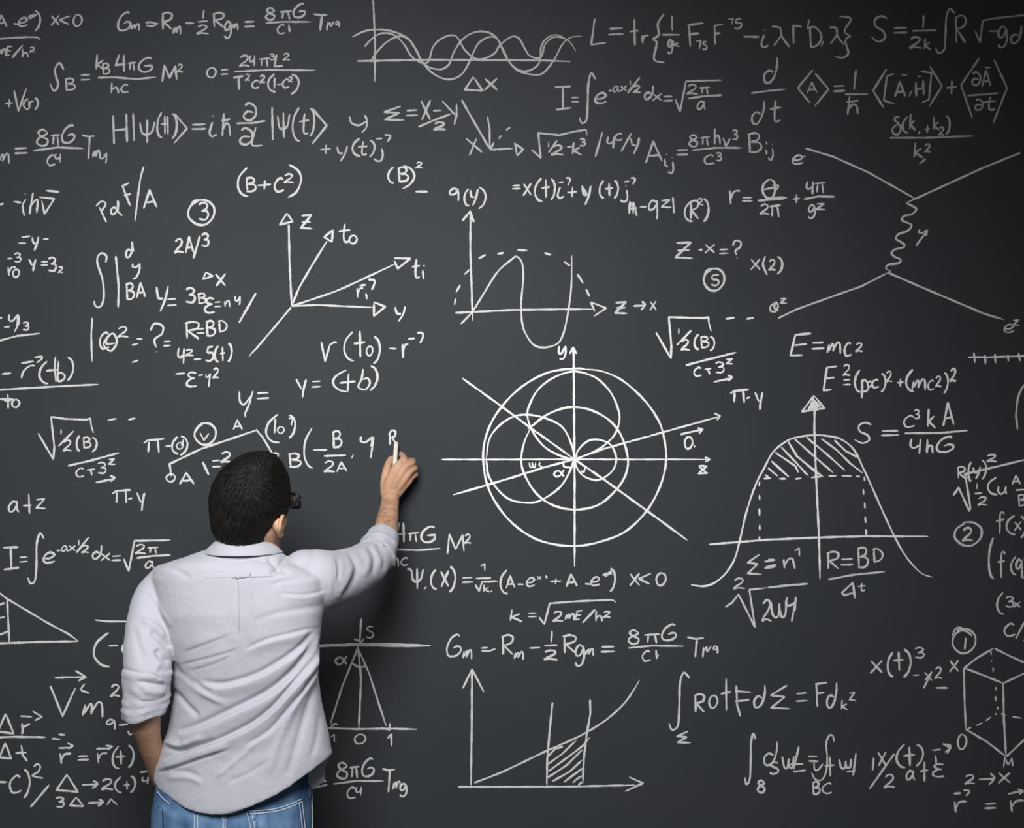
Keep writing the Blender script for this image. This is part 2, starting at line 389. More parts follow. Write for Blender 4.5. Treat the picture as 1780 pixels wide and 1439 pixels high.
CHALK = """
T 0 0
F chalk_formula|chalk formula cut off at the top left corner, ending in x less than 0|f
A -25 105 48 190;_ 95 165 130 172;e 128 122 192 182;~ 195 125 215 105 212 128 235 98 230 118 260 95;) 240 75 285 215;_ -60 275 0 270 100 262 200 258 262 260 282 280
m -10 340 40 388;E 42 322 85 388;/ 85 315 158 402;h 152 340 200 400;2 205 328 245 362;x 355 105 415 180;< 410 110 490 168;0 510 100 570 180
F chalk_formula|chalk field equation starting with a hooked G at the top|f
6 818 85 908 212;m 910 168 970 212;~ 1012 158 1050 155 1090 165;~ 1015 175 1060 182 1098 160;R 1122 88 1200 205;m 1203 185 1258 240;_ 1290 160 1350 162;_ 1418 68 1410 130;_ 1375 152 1445 146;2 1370 175 1450 235;R 1478 88 1560 190;g 1560 150 1610 265;m 1605 165 1655 208;= 1695 145 1772 190
T 445 0
8 65 55 138 138;pi 165 75 250 135;6 258 25 342 122;_ 68 160 180 152 385 152;C 148 172 200 235;_ 228 172 232 220 240 195;TT 402 88 495 215;mu 492 148 545 215;q 552 150 580 190
T 0 0
F chalk_formula|chalk formula starting with a tall S and small B|f
SS 345 438 445 630;B 452 545 522 625;= 560 515 628 560;k 665 375 735 490;B 710 440 762 515;4 805 380 878 500;pi 890 432 945 490;G 965 402 1062 500;_ 680 540 800 538 950 550 1085 536;h 770 575 828 650;c 842 588 895 642;M 1130 455 1230 568;2 1232 448 1272 502
F chalk_formula|chalk formula of a large fraction over T squared c squared|f
0 1438 468 1502 538;= 1535 480 1590 520;2 1665 385 1735 462;44 1735 385 1775 460
T 445 0
pi 20 402 98 465;3 95 375 128 415;L 128 378 188 465;2 188 372 235 418;_ -150 498 100 486 412 490;T -158 528 -85 625;2 -75 515 -40 560;C -28 560 20 612;2 25 525 65 575;( 78 515 135 640;_ 130 540 128 615;_ 148 588 180 585;c 185 550 232 610;2 225 535 258 570;) 240 515 305 655
T 0 0
F chalk_formula|small chalk plus V of r near the left edge|f
+ 35 690 90 745;V 98 612 185 772;( 160 685 200 760;r 198 700 235 755;) 240 680 268 762
F chalk_formula|chalk formula with m equals eight pi G over c to the fourth, at the left edge|f
m -15 1065 65 1138;= 100 1025 192 1070;8 252 900 345 1012;pi 355 932 418 1012;6 428 870 520 992;_ 232 1048 400 1025 580 1032;c 328 1078 385 1150;44 385 1068 425 1130;TT 572 925 658 1108;m 645 1045 695 1100;yy 695 1060 745 1135
F chalk_formula|chalk wave equation starting with H bar psi of t|f
H 782 792 890 1005;| 925 785 945 978;psi 972 835 1078 992;( 1090 780 1128 960;tt 1118 805 1172 932;_ 1165 808 1168 935;) 1195 790 1235 965;ra 1205 790 1302 998;= 1332 860 1435 902;i 1452 805 1510 950;hb 1535 790 1608 945
T 445 0
par -90 715 5 835;_ -135 858 -20 855 65 840;par -118 890 -20 1005;~ 0 885 -18 950 -25 1010 45 1010;| 112 745 125 978;psi 150 785 235 958;( 250 745 305 985;t 300 788 370 940;) 375 750 410 948;ra 382 755 492 1002
F chalk_formula|single chalk y above the plus y of t|f
~ 650 810 665 855 715 872 765 845;~ 755 800 772 840 765 890 735 922
F chalk_formula|chalk plus y of t j with a small arrow|f
+ 448 1005 520 1070;y 565 1015 638 1120;( 665 962 725 1085;t 708 985 775 1080;) 788 975 830 1090;j 820 1000 888 1118;ar2 835 935 935 985
F chalk_formula|chalk sigma equals x minus y over 2|f
Sig 882 738 1030 838;= 1042 760 1125 808;X 1145 695 1220 835;_ 1232 770 1290 768;_ 1295 702 1385 800;_ 1395 722 1395 800 1378 870;_ 1130 882 1240 835 1360 790;2 1235 850 1320 902
F chalk_formula|chalk capital B plus c squared in large brackets|n
T 0 0
( 1645 1162 1728 1368;B 1708 1235 1778 1332
T 445 0
+ 12 1255 105 1318;c 128 1238 195 1332;2 195 1210 262 1270;) 218 1148 328 1372
F chalk_formula|chalk B in brackets squared, followed by a dash|n
( 915 1162 958 1272;B 985 1162 1058 1262;) 1015 1150 1112 1312;2 1112 1128 1158 1168;_ 1108 1332 1195 1332
F chalk_diagram|chalk drawing of overlapping sine waves on two crossing axes|f
P axis
_ 815 0 828 300 826 570;_ 705 425 1200 415 1779 418 2000 420 2185 428
P curve
~ 670 258 760 215 860 205 960 222 1060 270 1120 365 1160 435 1230 510 1330 552 1420 525 1480 440 1540 310 1620 258 1680 275 1730 380 1779 455 1830 495 1930 520 2000 505 2070 420 2130 310 2190 260 2265 252
P curve
~ 755 325 800 275 850 240 910 230 970 250 1030 310 1080 390 1150 438 1200 425 1230 330 1290 268 1370 245 1410 275 1450 345 1520 405 1590 405 1660 370 1700 310 1779 255 1830 270 1870 340 1900 385 1960 405 1990 380 2010 310 2060 262 2120 260 2180 290 2225 358
P curve
~ 800 420 850 350 920 285 1000 252 1060 275 1110 340 1150 420 1200 465 1280 482 1340 450 1380 355 1440 270 1520 225 1600 222 1670 260 1720 350 1760 430 1820 482 1880 495 1940 470 1975 420 1985 320 2030 260 2090 242 2140 262
P delta_x
tri 1448 535 1575 632;x 1588 545 1682 628
F chalk_diagram|small chalk diagram of three lines meeting beside an x|f
P axis
_ 1430 695 1500 820 1625 1035;_ 1610 812 1625 900 1625 1035;_ 1625 1042 1779 1032 1785 1030;_ 1622 1000 1632 1035 1655 990
P dash
_ 1688 965 1705 942;_ 1738 905 1768 885;_ 1625 1035 1640 1010
P arrowhead
Dn 1795 995 1862 1082
P letter
_ 1460 962 1572 1058;_ 1532 965 1485 1080
T 890 0
F chalk_formula|chalk square root of one half minus k cubed|f
_ 135 1040 200 1098 182 925 330 940 430 915 515 902 522 942;l 248 985 262 1025;/ 255 978 312 1062;2 275 1010 358 1078;_ 382 1022 420 1020;k 418 990 490 1078;3 470 965 510 1015
F chalk_formula|chalk four to the c over y beside a tall slash|f
/ 580 920 628 1090;44 662 950 715 1032;c 715 928 768 975;/ 760 928 828 1055;y 828 955 888 1068
F chalk_formula|chalk A i j equation with eight pi h v cubed over c cubed|f
A 932 985 1045 1132;_ 1062 1105 1065 1150 1085 1160;_ 1072 1072 1078 1074;j 1085 1095 1125 1205;= 1142 1038 1225 1080;8 1228 938 1298 1018;pi 1310 950 1375 1012;h 1405 892 1450 1005;v 1468 958 1518 1020;3 1530 905 1568 970;_ 1255 1045 1420 1028 1602 1028;c 1335 1078 1408 1140;3 1418 1062 1455 1118;B 1638 925 1732 1058;_ 1768 985 1772 1005
T 1335 0
_ -14 1040 -8 1075;j 0 1000 38 1110
T 890 0
F chalk_formula|chalk equals x of t i plus y of t j with arrows|n
= 0 1285 60 1315;x 78 1275 135 1360;( 155 1240 210 1400;tt 205 1245 265 1375;) 268 1245 302 1390;i 312 1265 365 1378;ar2 325 1235 405 1290;+ 385 1300 452 1372;~ 485 1292 520 1350 500 1345;y 490 1290 550 1425;( 605 1255 640 1378;tt 645 1270 705 1362;) 710 1255 742 1378;j 752 1290 808 1402;ar2 780 1235 855 1282
F chalk_formula|chalk I equals integral of e near the top centre|f
I 298 602 412 762;= 412 672 468 712;int 470 508 580 862;e 575 645 658 718;_ 672 632 695 630;a 702 595 745 640;x 752 595 800 635;l 818 560 828 592;/ 802 538 890 650;2 842 595 895 645;dd 920 595 980 690;x 975 650 1042 702;= 1050 665 1118 705;_ 1135 690 1168 775 1210 565 1460 558;2 1215 588 1292 655;pi 1305 605 1375 655;_ 1225 685 1340 668 1460 662;a 1288 702 1345 762
F chalk_formula|chalk L equals t r with curly brackets at the top right|f
L 550 128 655 315;= 672 192 775 245;tt 818 132 882 318;r 900 242 950 302;{ 972 95 1058 435;_ 1112 108 1115 215;_ 1040 242 1168 242;g 1085 278 1118 372;k 1115 285 1170 325;F 1220 162 1330 328;7 1280 280 1320 340;s 1325 290 1358 345;F 1402 170 1465 312;7 1505 130 1545 170;5 1545 130 1600 200;_ 1608 255 1718 256;i 1728 205 1785 328
T 1335 0
lam 28 178 150 328;Gam 168 175 235 305;_ 285 135 275 205;D 278 188 372 332;, 365 285 390 325;lam 425 185 530 312;} 460 108 582 400
F chalk_formula|chalk S equals one over two k integral R at the top right corner|f
S 715 112 830 290;= 870 188 970 232;_ 1082 105 1078 195;_ 1002 215 1168 210;2 985 258 1070 335;k 1085 268 1138 345;int 1165 60 1300 370;R 1298 105 1378 298;_ 1440 215 1475 295 1492 145 1560 130 1779 105 1860 98;_ 1535 218 1610 215;g 1598 185 1665 330;dd 1688 175 1760 302;_ 1779 170 1815 180
F chalk_formula|chalk d over d t beside an angle bracket|f
T 890 0
dd 1750 400 1842 578;_ 1662 648 1779 632 1900 620;dd 1665 700 1750 862
T 1335 0
t 12 695 88 855
F chalk_formula|chalk mean value equation with angle brackets round A and H|f
la 208 485 318 712;A 272 572 342 648;ra 318 508 420 742;= 450 592 535 638;_ 612 485 598 625;_ 532 655 695 655;hb 540 668 635 795;la 732 482 828 748;[ 802 515 880 722;A 882 570 955 675;_ 928 520 968 520;, 975 632 1005 672;H 1025 562 1085 670;_ 1040 532 1065 530;] 1062 495 1145 718;ra 1115 458 1210 748;+ 1238 560 1312 655
_ 1468 405 1342 592 1422 825;par 1415 500 1480 592;A 1488 492 1548 605;_ 1508 468 1548 470;_ 1385 665 1480 658 1600 648;par 1438 690 1495 765;t 1498 672 1585 768;_ 1572 415 1662 612 1565 860
F chalk_formula|chalk delta of k one plus k two over k squared|f
del 862 812 925 935;( 930 812 975 925;k 985 792 1030 908;_ 1055 912 1045 932;+ 1088 870 1125 925;k 1148 815 1195 905;2 1188 885 1225 940;) 1235 805 1268 940;_ 845 958 1100 958 1430 945;k 1015 990 1085 1098;2 1090 1000 1130 1060;_ 1098 1105 1052 1140
F chalk_diagram|chalk particle drawing with a wavy line between two forks|n
P line
_ 262 1032 450 1088 700 1200 1025 1382
P line
_ 1755 1062 1500 1165 1025 1382 960 1410
P wavy_line
~ 960 1412 1000 1430 1032 1455 1000 1490 950 1500 930 1530 960 1545 998 1565 970 1605 905 1630 890 1660 920 1680 946 1700 940 1720 880 1735 860 1760 880 1785 922 1805 905 1830 840 1840 820 1865 855 1888
P line
_ 72 2212 200 2150 450 2060 650 1990 835 1895
P line
_ 835 1895 1040 1985 1300 2095 1500 2180 1640 2222
P letter
yy 1050 1595 1110 1640;/ 1030 1600 1110 1705
P letter
e 168 1078 245 1140;_ 252 1082 258 1095
P letter
~ 60 2105 20 2125 18 2160 50 2165 70 2130 55 2100 45 2140 75 2160;z 80 2075 132 2110
P letter
e 1640 2255 1710 2310;z 1700 2225 1750 2262
T 0 0
F chalk_formula|chalk minus i h nabla with a bar at the left edge|n
~ -30 1425 0 1422 25 1415;_ 95 1402 148 1408;~ 172 1350 178 1352;~ 180 1385 158 1430 170 1502;_ 230 1340 205 1490;~ 205 1440 250 1390 262 1400 255 1480;_ 272 1370 378 1382 310 1488 290 1390;_ 320 1325 412 1335
F chalk_formula|chalk P d F slash A|n
_ 690 1440 740 1545;~ 668 1432 705 1400 735 1415 715 1455 700 1470;dd 770 1395 820 1490;_ 822 1400 818 1470 850 1500;_ 850 1290 905 1430;_ 848 1295 898 1272;_ 862 1358 912 1348;~ 1000 1158 975 1250 955 1400 938 1540;A 1000 1322 1090 1450
F chalk_formula|chalk circled number 3|n
O 1308 1388 1492 1562;~ 1385 1390 1345 1400 1318 1450;3 1378 1408 1450 1530
T 0 360
F chalk_formula|small chalk equals y minus above r nought at the left|n
_ 150 210 210 202;_ 130 250 182 252;y 225 205 270 300;_ 300 222 338 222
F chalk_formula|small chalk r nought and y equals 3 at the left|n
_ 50 360 85 355;3 98 320 145 382;r 52 412 110 478;0 90 430 135 485;Y 200 360 250 445;= 285 375 335 405;3 335 350 390 445;2 405 415 438 455
F chalk_formula|chalk tall integral sign with a bar and d y beside B A|n
~ 735 385 740 340 705 320 678 350 680 400 712 500 722 600 712 670 685 698 660 680 655 650;_ 805 340 825 540 822 700;dd 875 240 920 350;_ 915 240 930 310;yy 922 392 978 440;~ 972 390 970 440 945 490 922 498;B 875 530 932 640;A 950 525 1010 630
F chalk_formula|small chalk 2 A slash cubed below the circled 3|n
2 1215 222 1275 318;A 1290 205 1345 320;/ 1345 200 1390 355;3 1400 185 1452 272
F chalk_formula|chalk y equals B B sigma equals n with triangle x above|n
y 1088 548 1172 725;= 1160 630 1228 688;3 1290 562 1358 665;B 1375 600 1432 668;Sg 1422 632 1492 735;= 1490 655 1535 695;n 1560 650 1600 695;yy 1635 618 1672 680;/ 1660 595 1779 805;_ 1432 452 1478 480 1412 502 1432 452;X 1495 462 1575 548
F chalk_formula|chalk bar c o squared equals question mark with R equals B D|n
~ 642 770 635 900 640 1075;c 692 870 760 985;~ 770 880 720 950 770 1000 812 940 790 880 750 900 740 950 800 945;2 818 832 892 905;_ 950 915 990 918;_ 918 960 960 948;_ 918 1080 960 1065;? 1045 810 1140 1010;= 1135 928 1188 968;R 1285 798 1388 915;= 1370 840 1422 880;B 1432 790 1495 895;D 1515 790 1578 868
F chalk_formula|chalk four squared minus 3 of t above minus sigma y squared|n
44 1238 980 1285 1090;2 1290 990 1345 1032;_ 1348 1060 1400 1055;5 1430 968 1490 1070;( 1490 965 1520 1075;tt 1530 970 1565 1070;) 1585 945 1615 1075;_ 1220 1160 1285 1155;Sg 1298 1148 1368 1248;_ 1378 1170 1412 1165;yy 1432 1160 1460 1200;_ 1462 1155 1450 1250;2 1482 1120 1522 1188
F chalk_formula|chalk minus y three over a long bar at the left edge|n
~ -20 775 0 772 15 768;_ 28 835 68 830;yy 62 745 128 830;~ 125 745 132 800 100 868;3 158 800 200 855;_ -60 940 0 928 120 895 280 878
F chalk_formula|chalk minus r of t b over a long bar above t nought|n
_ 15 1160 78 1155;_ 148 1085 235 1072;~ 240 1045 290 1040 285 1060 255 1082;~ 148 1188 165 1140 205 1105 245 1102;( 268 1070 335 1230;_ 385 1040 380 1130 390 1215;_ 322 1138 405 1130;~ 408 1070 402 1200 440 1200 450 1170 420 1150 405 1165;) 468 1042 515 1205;_ -60 1272 0 1270 300 1252 688 1232
tt 30 1300 80 1400;_ 0 1335 95 1335;0 82 1335 135 1390
T 445 360
F chalk_diagram|chalk axes with five arrows labelled z, t and y|n
P axis
_ 228 120 232 350 248 690
P axis
_ 245 695 120 845 0 985 -30 1015 -48 1040
P axis
_ 250 688 420 680 815 698
P vector_line
_ 248 685 300 560 380 420 495 235
P vector_line
~ 250 688 400 638 560 582 700 520 850 450 960 398
P arrowhead
_ 215 42 165 122 255 100 215 42
P arrowhead
_ 535 158 475 208 528 242 535 158
P arrowhead
_ 960 355 1072 358 985 428 960 370
P arrowhead
_ 818 660 898 692 820 758 820 665
P letter
Z 308 55 392 150
P letter
t 575 115 655 248;0 648 195 702 252
P letter
t 1085 362 1140 500;_ 1160 440 1165 500;_ 1160 408 1175 408
P letter
r 700 558 745 628;ar2 718 500 825 575;_ 765 600 772 640
P letter
y 968 690 1040 795
F chalk_formula|chalk v of t nought minus r with an arrow|n
v 455 940 520 1075;~ 515 960 540 940 562 942;( 605 865 680 1070;tt 680 860 762 1042;0 768 965 812 1030;) 815 900 868 1090;_ 925 982 978 985;r 1015 945 1058 1050;ar2 1058 870 1162 945
F chalk_formula|chalk y equals plus b in brackets|n
Y 280 1195 352 1325;= 388 1205 452 1255;( 525 1130 640 1285;+ 582 1155 692 1280;~ 745 1125 735 1190 712 1250 760 1268 792 1225 775 1190 735 1200;) 790 1102 852 1275
F chalk_formula|chalk y equals on its own above the slanted bracket|n
T 0 360
~ 1665 1280 1668 1350 1700 1370 1745 1310;~ 1758 1278 1735 1360 1700 1445
T 445 360
= 5 1285 92 1335
F chalk_diagram|chalk graph of a wave under a dashed arch with two arrows|n
P axis
_ 1492 40 1490 300 1505 720 1508 790
P axis
_ 1385 735 1779 715 2170 710 2340 710
P arrowhead
_ 1435 95 1490 28 1515 105
P arrowhead
_ 2325 660 2435 702 2350 758
P wave_line
~ 1425 812 1505 725 1590 590 1680 450 1779 362 1815 345 1850 390 1858 500 1845 650 1850 800 1880 890 1935 960 2015 975 2100 945 2140 870 2170 730 2190 580 2195 450 2195 335
P dash
_ 1380 680 1388 635;_ 1392 590 1420 540;_ 1448 468 1485 435;_ 1548 358 1598 330;_ 1678 325 1722 318;_ 1818 298 1885 302;_ 2005 318 2052 332;_ 2142 380 2185 408;_ 2235 465 2275 530;_ 2295 570 2318 620;_ 2328 660 2355 725
P letter
q 1340 -130 1412 -42;( 1445 -128 1482 -8;y 1490 -125 1545 -10;) 1545 -138 1605 10
P letter
Z 2492 660 2580 738;arr 2622 652 2705 715;x 2738 652 2785 718
T 890 360
F chalk_formula|chalk A minus q z bar R squared in brackets|n
n 812 -30 845 48;_ 820 -40 815 48;_ 845 -35 868 62;_ 815 15 870 5;_ 888 -2 935 -2;q 945 -45 1015 85;z 1030 -50 1108 5;| 1118 -70 1140 42;( 1195 -45 1255 100;R 1235 -45 1300 80;2 1290 -60 1330 -15;) 1330 -60 1372 100
F chalk_formula|chalk r equals theta over two pi plus four pi over g squared|n
T 890 0
r 1508 1318 1585 1418;= 1600 1370 1672 1400
T 1335 0
th -40 1245 55 1375;_ -20 1380 80 1372 130 1375;~ 30 1290 70 1290 60 1320;_ -70 1395 -10 1390 110 1380;2 -55 1420 10 1490;pi 10 1422 90 1512;+ 172 1350 222 1412;44 268 1262 318 1350;pi 325 1265 400 1345;_ 250 1385 350 1365 465 1368;g 280 1425 330 1518;z 330 1415 400 1460
T 890 360
F chalk_formula|chalk z minus x equals question mark at the right of centre|n
Z 1132 245 1255 355;_ 1298 298 1325 296;x 1342 258 1412 320;= 1440 290 1505 325;? 1535 235 1595 355
F chalk_formula|chalk circled number 5|n
O 1332 425 1478 578;~ 1390 425 1350 445 1335 500;55 1382 470 1442 545
F chalk_formula|small chalk x of 2 at the right of the circled 5|n
x 1660 360 1728 438;~ 1762 340 1745 400 1775 472
T 1335 360
2 5 365 55 440;) 62 345 105 465
T 890 360
F chalk_formula|chalk square root of one half B over c plus 3 squared, right of the graph|h
_ 1002 872 1105 1052 1108 960 1090 765 1200 768 1340 772 1365 765 1370 810 1385 865;l 1155 845 1165 885;/ 1145 855 1248 960;2 1175 920 1235 995;( 1265 885 1300 990;B 1308 900 1368 975;) 1375 900 1412 1000;_ 1208 1100 1350 1062 1560 1010;c 1265 1115 1320 1175;_ 1340 1128 1385 1122;_ 1362 1125 1375 1162;3 1412 1078 1475 1152;z 1485 1055 1538 1092;_ 1402 1215 1525 1190;_ 1500 1168 1530 1182 1505 1210;_ 1485 778 1548 768;_ 1630 778 1682 768
F chalk_formula|chalk pi minus y above the dome graph|h
Pi 1518 1268 1645 1362;_ 1628 1330 1655 1322;Y 1690 1285 1745 1410
T 1335 360
F chalk_formula|large chalk E equals m c 2|h
E 155 878 298 1042;= 302 935 392 990;m 410 940 508 1020;c 530 942 580 1035;2 610 945 658 1005
F chalk_formula|chalk E squared equals p c squared plus m c squared|h
E 385 1105 480 1282;2 522 1095 572 1172;= 522 1195 575 1238;( 600 1132 642 1285;p 648 1200 698 1330;al 690 1200 735 1250;c 722 1198 772 1255;) 785 1155 822 1285;2 822 1142 862 1215;+ 898 1190 942 1248;( 955 1128 1012 1280;m 1002 1195 1098 1272;c 1112 1205 1155 1270;2 1165 1175 1205 1250;) 1222 1150 1255 1292;2 1268 1125 1308 1212
F chalk_diagram|chalk number line with ticks at the right edge|h
P line
_ 1390 1045 1590 1042 1779 1035 1900 1030
P tick
_ 1432 1012 1438 1082
P tick
_ 1508 1028 1512 1092
P tick
_ 1578 1020 1582 1085
P tick
_ 1668 1025 1672 1072
P tick
_ 1742 1012 1752 1070
F chalk_formula|chalk curve running out of the right edge|n
~ 1840 1180 1779 1240 1740 1320 1725 1440 1728 1480 1735 1550
F chalk_formula|chalk S equals c cubed k A over four h G|h
T 1335 720
S 602 60 722 202;= 785 110 910 150;c 942 10 1020 88;3 1015 -30 1052 32;k 1108 -40 1172 95;A 1218 -80 1292 80;_ 950 132 1200 130 1390 112;44 990 170 1068 275;h 1102 175 1150 270;6 1172 155 1290 262
T 0 720
F chalk_formula|chalk square root of one half B over c plus 3 squared, left of the man|n
_ 265 132 370 312 378 230 355 18 450 32 600 38 628 28 635 80 650 130;l 420 105 430 142;/ 408 118 512 222;2 440 180 500 255;( 530 148 555 255;B 575 160 632 232;) 638 160 678 262;_ 472 358 620 325 828 268;c 528 375 585 435;_ 605 388 660 382;_ 630 385 640 425;3 678 335 738 412;z 750 312 802 350;_ 665 475 790 450;_ 765 428 798 440 768 468;_ 750 42 810 30;_ 892 38 942 28
F chalk_formula|chalk a t 2 at the left|n
a 60 600 130 682;_ 200 552 205 692;_ 160 635 220 632;z 245 588 320 660
F chalk_formula|chalk pi minus y left of the man's head|n
Pi 782 525 912 618;_ 892 590 920 582;Y 952 545 1008 670
F chalk_formula|chalk I equals integral of e left of the man's shoulder|n
I 22 922 135 1078;= 135 988 192 1030;int 195 825 305 1180;e 300 960 382 1032;_ 395 948 420 946;a 428 912 472 955;x 478 912 528 950;l 545 875 552 912;/ 530 855 618 965;2 568 912 620 962;dd 642 910 705 1005;x 700 965 770 1018;= 775 980 845 1020;_ 860 1005 895 1090 935 880 1185 875;2 940 905 1015 970;pi 1028 922 1100 968;_ 948 1000 1060 985 1185 978;a 1010 1020 1072 1070
F chalk_diagram|slanted chalk bar with circles and letters above the man's head|n
P line
_ 1190 430 1180 345 1400 240 1779 112 1785 108
P circle
O 1155 415 1218 468
P letter
Pi 1000 170 1142 270;_ 1152 222 1190 220;( 1192 155 1240 275;0 1228 195 1275 240;~ 1275 175 1262 220;) 1250 150 1312 285
P circle
O 1352 60 1502 212;~ 1440 58 1390 72 1360 120;v 1392 130 1458 182
P letter
A 1622 40 1685 108
P letter
A 1250 408 1350 488
P letter
_ 1408 330 1452 422;= 1475 315 1535 370;2 1535 262 1612 335
P line
_ 1700 -10 1708 20;_ 1655 315 1690 295
T 445 720
P line
_ 0 105 50 165 112 270 125 300
P letter
( 62 2 165 200;_ 135 30 128 132;0 150 85 195 132;7 228 25 260 78;) 228 5 280 165
F chalk_formula|chalk 2 B minus B over 2 A y being written above the arm|n
2 105 270 165 330;B 225 272 312 365;( 328 92 395 375;_ 400 248 495 248;B 530 118 595 228;_ 472 290 625 285;2 472 325 548 402;A 562 332 632 400;, 660 280 682 305;yy 728 155 815 225;_ 818 155 798 305
F chalk_formula|chalk letter R being written at the tip of the chalk stick|n
_ 930 130 932 212;~ 925 150 940 115 968 118 965 150 940 165;_ 945 160 968 195
F chalk_formula|chalk four pi G over h c beside M squared, under the raised arm|n
4 972 755 1042 890;pi 1055 820 1132 888;G 1148 780 1250 890;_ 850 935 1130 945 1282 932;n 960 1000 992 1060;c 1008 998 1058 1050;M 1332 835 1448 970;2 1450 835 1495 898
F chalk_formula|chalk psi of x equation with root k and brackets|n
psi 1080 1070 1165 1215;~ 1050 1075 1075 1080 1088 1115;_ 1168 1215 1185 1200;( 1212 1080 1255 1215;X 1282 1085 1345 1198;) 1345 1058 1392 1235;= 1432 1130 1508 1172;1 1562 1040 1600 1085;_ 1528 1142 1635 1138;_ 1525 1185 1552 1230 1572 1165 1680 1160;k 1580 1185 1630 1235;_ 1635 1225 1640 1235;( 1695 1080 1750 1250;A 1740 1125 1800 1210
T 890 720
_ 38 1182 82 1182;e 100 1135 158 1195;x 175 1125 205 1150;_ 235 1120 240 1140;_ 232 1125 248 1132;+ 265 1140 342 1180;A 378 1110 452 1200;_ 508 1178 545 1182;e 548 1130 610 1190;~ 630 1120 660 1105 650 1125 690 1090 672 1112 695 1105;) 680 1070 722 1232;x 818 1105 890 1195;< 880 1105 972 1180;0 1002 1100 1070 1188
F chalk_formula|chalk k equals square root of two m E over h squared|n
k -15 1355 80 1440;_ 55 1435 60 1445;= 112 1378 172 1410;_ 188 1410 225 1460 262 1315 450 1300 700 1290 725 1310;2 285 1370 355 1440;m 370 1385 435 1432;E 440 1365 490 1430;/ 490 1358 578 1450;h 580 1370 630 1440;2 635 1370 685 1412
T 890 720
F chalk_diagram|chalk polar drawing of circles and rays around a crossing of two axes|h
P axis
_ 428 -460 432 0 435 500 435 930 435 1060
P axis
_ -490 315 0 315 435 313 900 315 1100 314 1370 315
P arrowhead
_ 400 -420 425 -462 450 -420
P arrowhead
_ 1340 298 1375 315 1342 330
P ring
~ 500 -315 430 -318 250 -290 80 -200 -50 -80 -145 60 -192 200 -200 320 -175 480 -110 620 0 755 150 860 300 905 450 915 600 890 780 820 930 680 1030 500 1072 315 1050 130 1000 10 900 -120 760 -240 620 -300 480 -315
P ring
~ -178 310 -165 420 -110 510 -20 590 100 615 200 598 330 510 400 400 430 300 410 200 350 90 240 30 110 3 0 20 -100 90 -160 180 -178 310
P ring
~ 110 100 140 80 240 5 350 -40 440 -50 560 -25 680 45 760 150 805 300 790 420 720 530 600 630 440 663 280 630 160 540 80 400 65 300 90 180 140 80
P ring
~ 435 313 340 290 230 230 150 130 108 20 120 -60 180 -170 280 -250 400 -295 480 -292 590 -250 680 -160 730 -60 748 30 720 130 660 200 580 255 435 313
P ring
~ 445 300 460 250 520 190 590 175 670 200 710 250 725 320 700 390 640 440 580 458 500 430 450 370 440 310
P ray
_ -345 -250 -80 -60 130 95 435 313
P ray
_ 435 313 620 440 800 570 1000 715 1218 875
P ray
_ 435 313 640 240 800 195 1050 125 1445 15
P ray
_ 435 313 220 370 0 440 -200 500 -410 560
P arrowhead
_ 1405 -8 1448 12 1425 40
P angle_arc
~ 355 325 365 365 415 370
P angle_arc
~ 480 395 500 400 508 370
P letter
~ 328 -475 325 -430 345 -425 372 -475;~ 372 -475 372 -420 355 -385 330 -388
P letter
x 1295 360 1360 412;_ 1290 412 1362 408;_ 1300 358 1350 360
P letter
al 290 382 362 435
P letter
w 120 335 165 370;_ 140 332 142 372;~ 195 335 190 355 210 368
P letter
0 1200 155 1255 238;_ 1270 215 1268 230;_ 1170 140 1325 105;_ 1290 95 1325 105 1300 135
T 1335 720
F chalk_diagram|chalk dome graph with a hatched cap, dashed box and axes|h
P axis
_ 325 -100 322 100 335 450 355 860 362 1150
P axis
_ -410 905 0 872 400 855 680 848 1115 850
P arrowhead
_ 320 -130 235 -18 392 -42 320 -130
P bell_curve
~ -535 1185 -450 1195 -370 1170 -290 1100 -230 1000 -190 850 -150 680 -90 500 -30 380 30 270 100 205 180 165 320 145 440 155 520 180 600 250 660 370 720 500 800 680 880 850 960 990 1060 1100 1140 1132
P dash
_ -30 448 20 442;_ 75 448 125 448;_ 188 450 232 444;_ 298 440 370 432;_ 420 428 475 428;_ 512 428 580 430;_ 612 432 640 432;_ 670 435 672 465;_ 662 520 665 560;_ 672 615 675 655;_ 675 710 680 755;_ 682 800 682 840;_ -58 465 -62 500;_ -60 560 -58 595;_ -60 655 -58 705;_ -58 770 -57 805;_ -58 850 -60 870
P hatch
_ -22 420 15 445 
P hatch
_ 0 372 68 430
P hatch
_ 22 325 145 435
P hatch
_ 50 265 190 360 212 405
P hatch
_ 92 228 180 320 280 428
P hatch
_ 140 190 200 290 320 390 385 435
P hatch
_ 185 172 330 300 455 408
P hatch
_ 268 160 400 270 535 390
P hatch
_ 370 168 480 250 570 340 660 410
P hatch
_ 462 180 540 255 625 300
P arrow_fill
_ 300 -85 340 -30 350 -70 290 -40 330 -95;_ 320 -110 280 -35;_ 330 -90 365 -45;_ 320 -80 315 -30
F chalk_formula|chalk sigma equals n to the first, left of the dome's axis|n
T 890 720
Sig 1630 975 1735 1115;_ 1755 1025 1830 1012;_ 1755 1070 1830 1060
T 1335 720
_ 0 1010 45 1008;_ -15 1062 58 1048;n 105 1000 190 1075;1 185 930 228 985
F chalk_formula|chalk root sign with index 2 over 2 V 4|n
T 890 720
2 1540 1140 1620 1212;_ 1482 1342 1530 1310 1575 1252 1690 1480 1650 1220 1779 1205
T 1335 720
_ 0 1205 130 1190 280 1178;2 -40 1290 25 1440;w 20 1290 130 1410;44 125 1270 200 1370;_ 195 1270 165 1440
T 1335 720
F chalk_formula|chalk R equals B D over four t|n
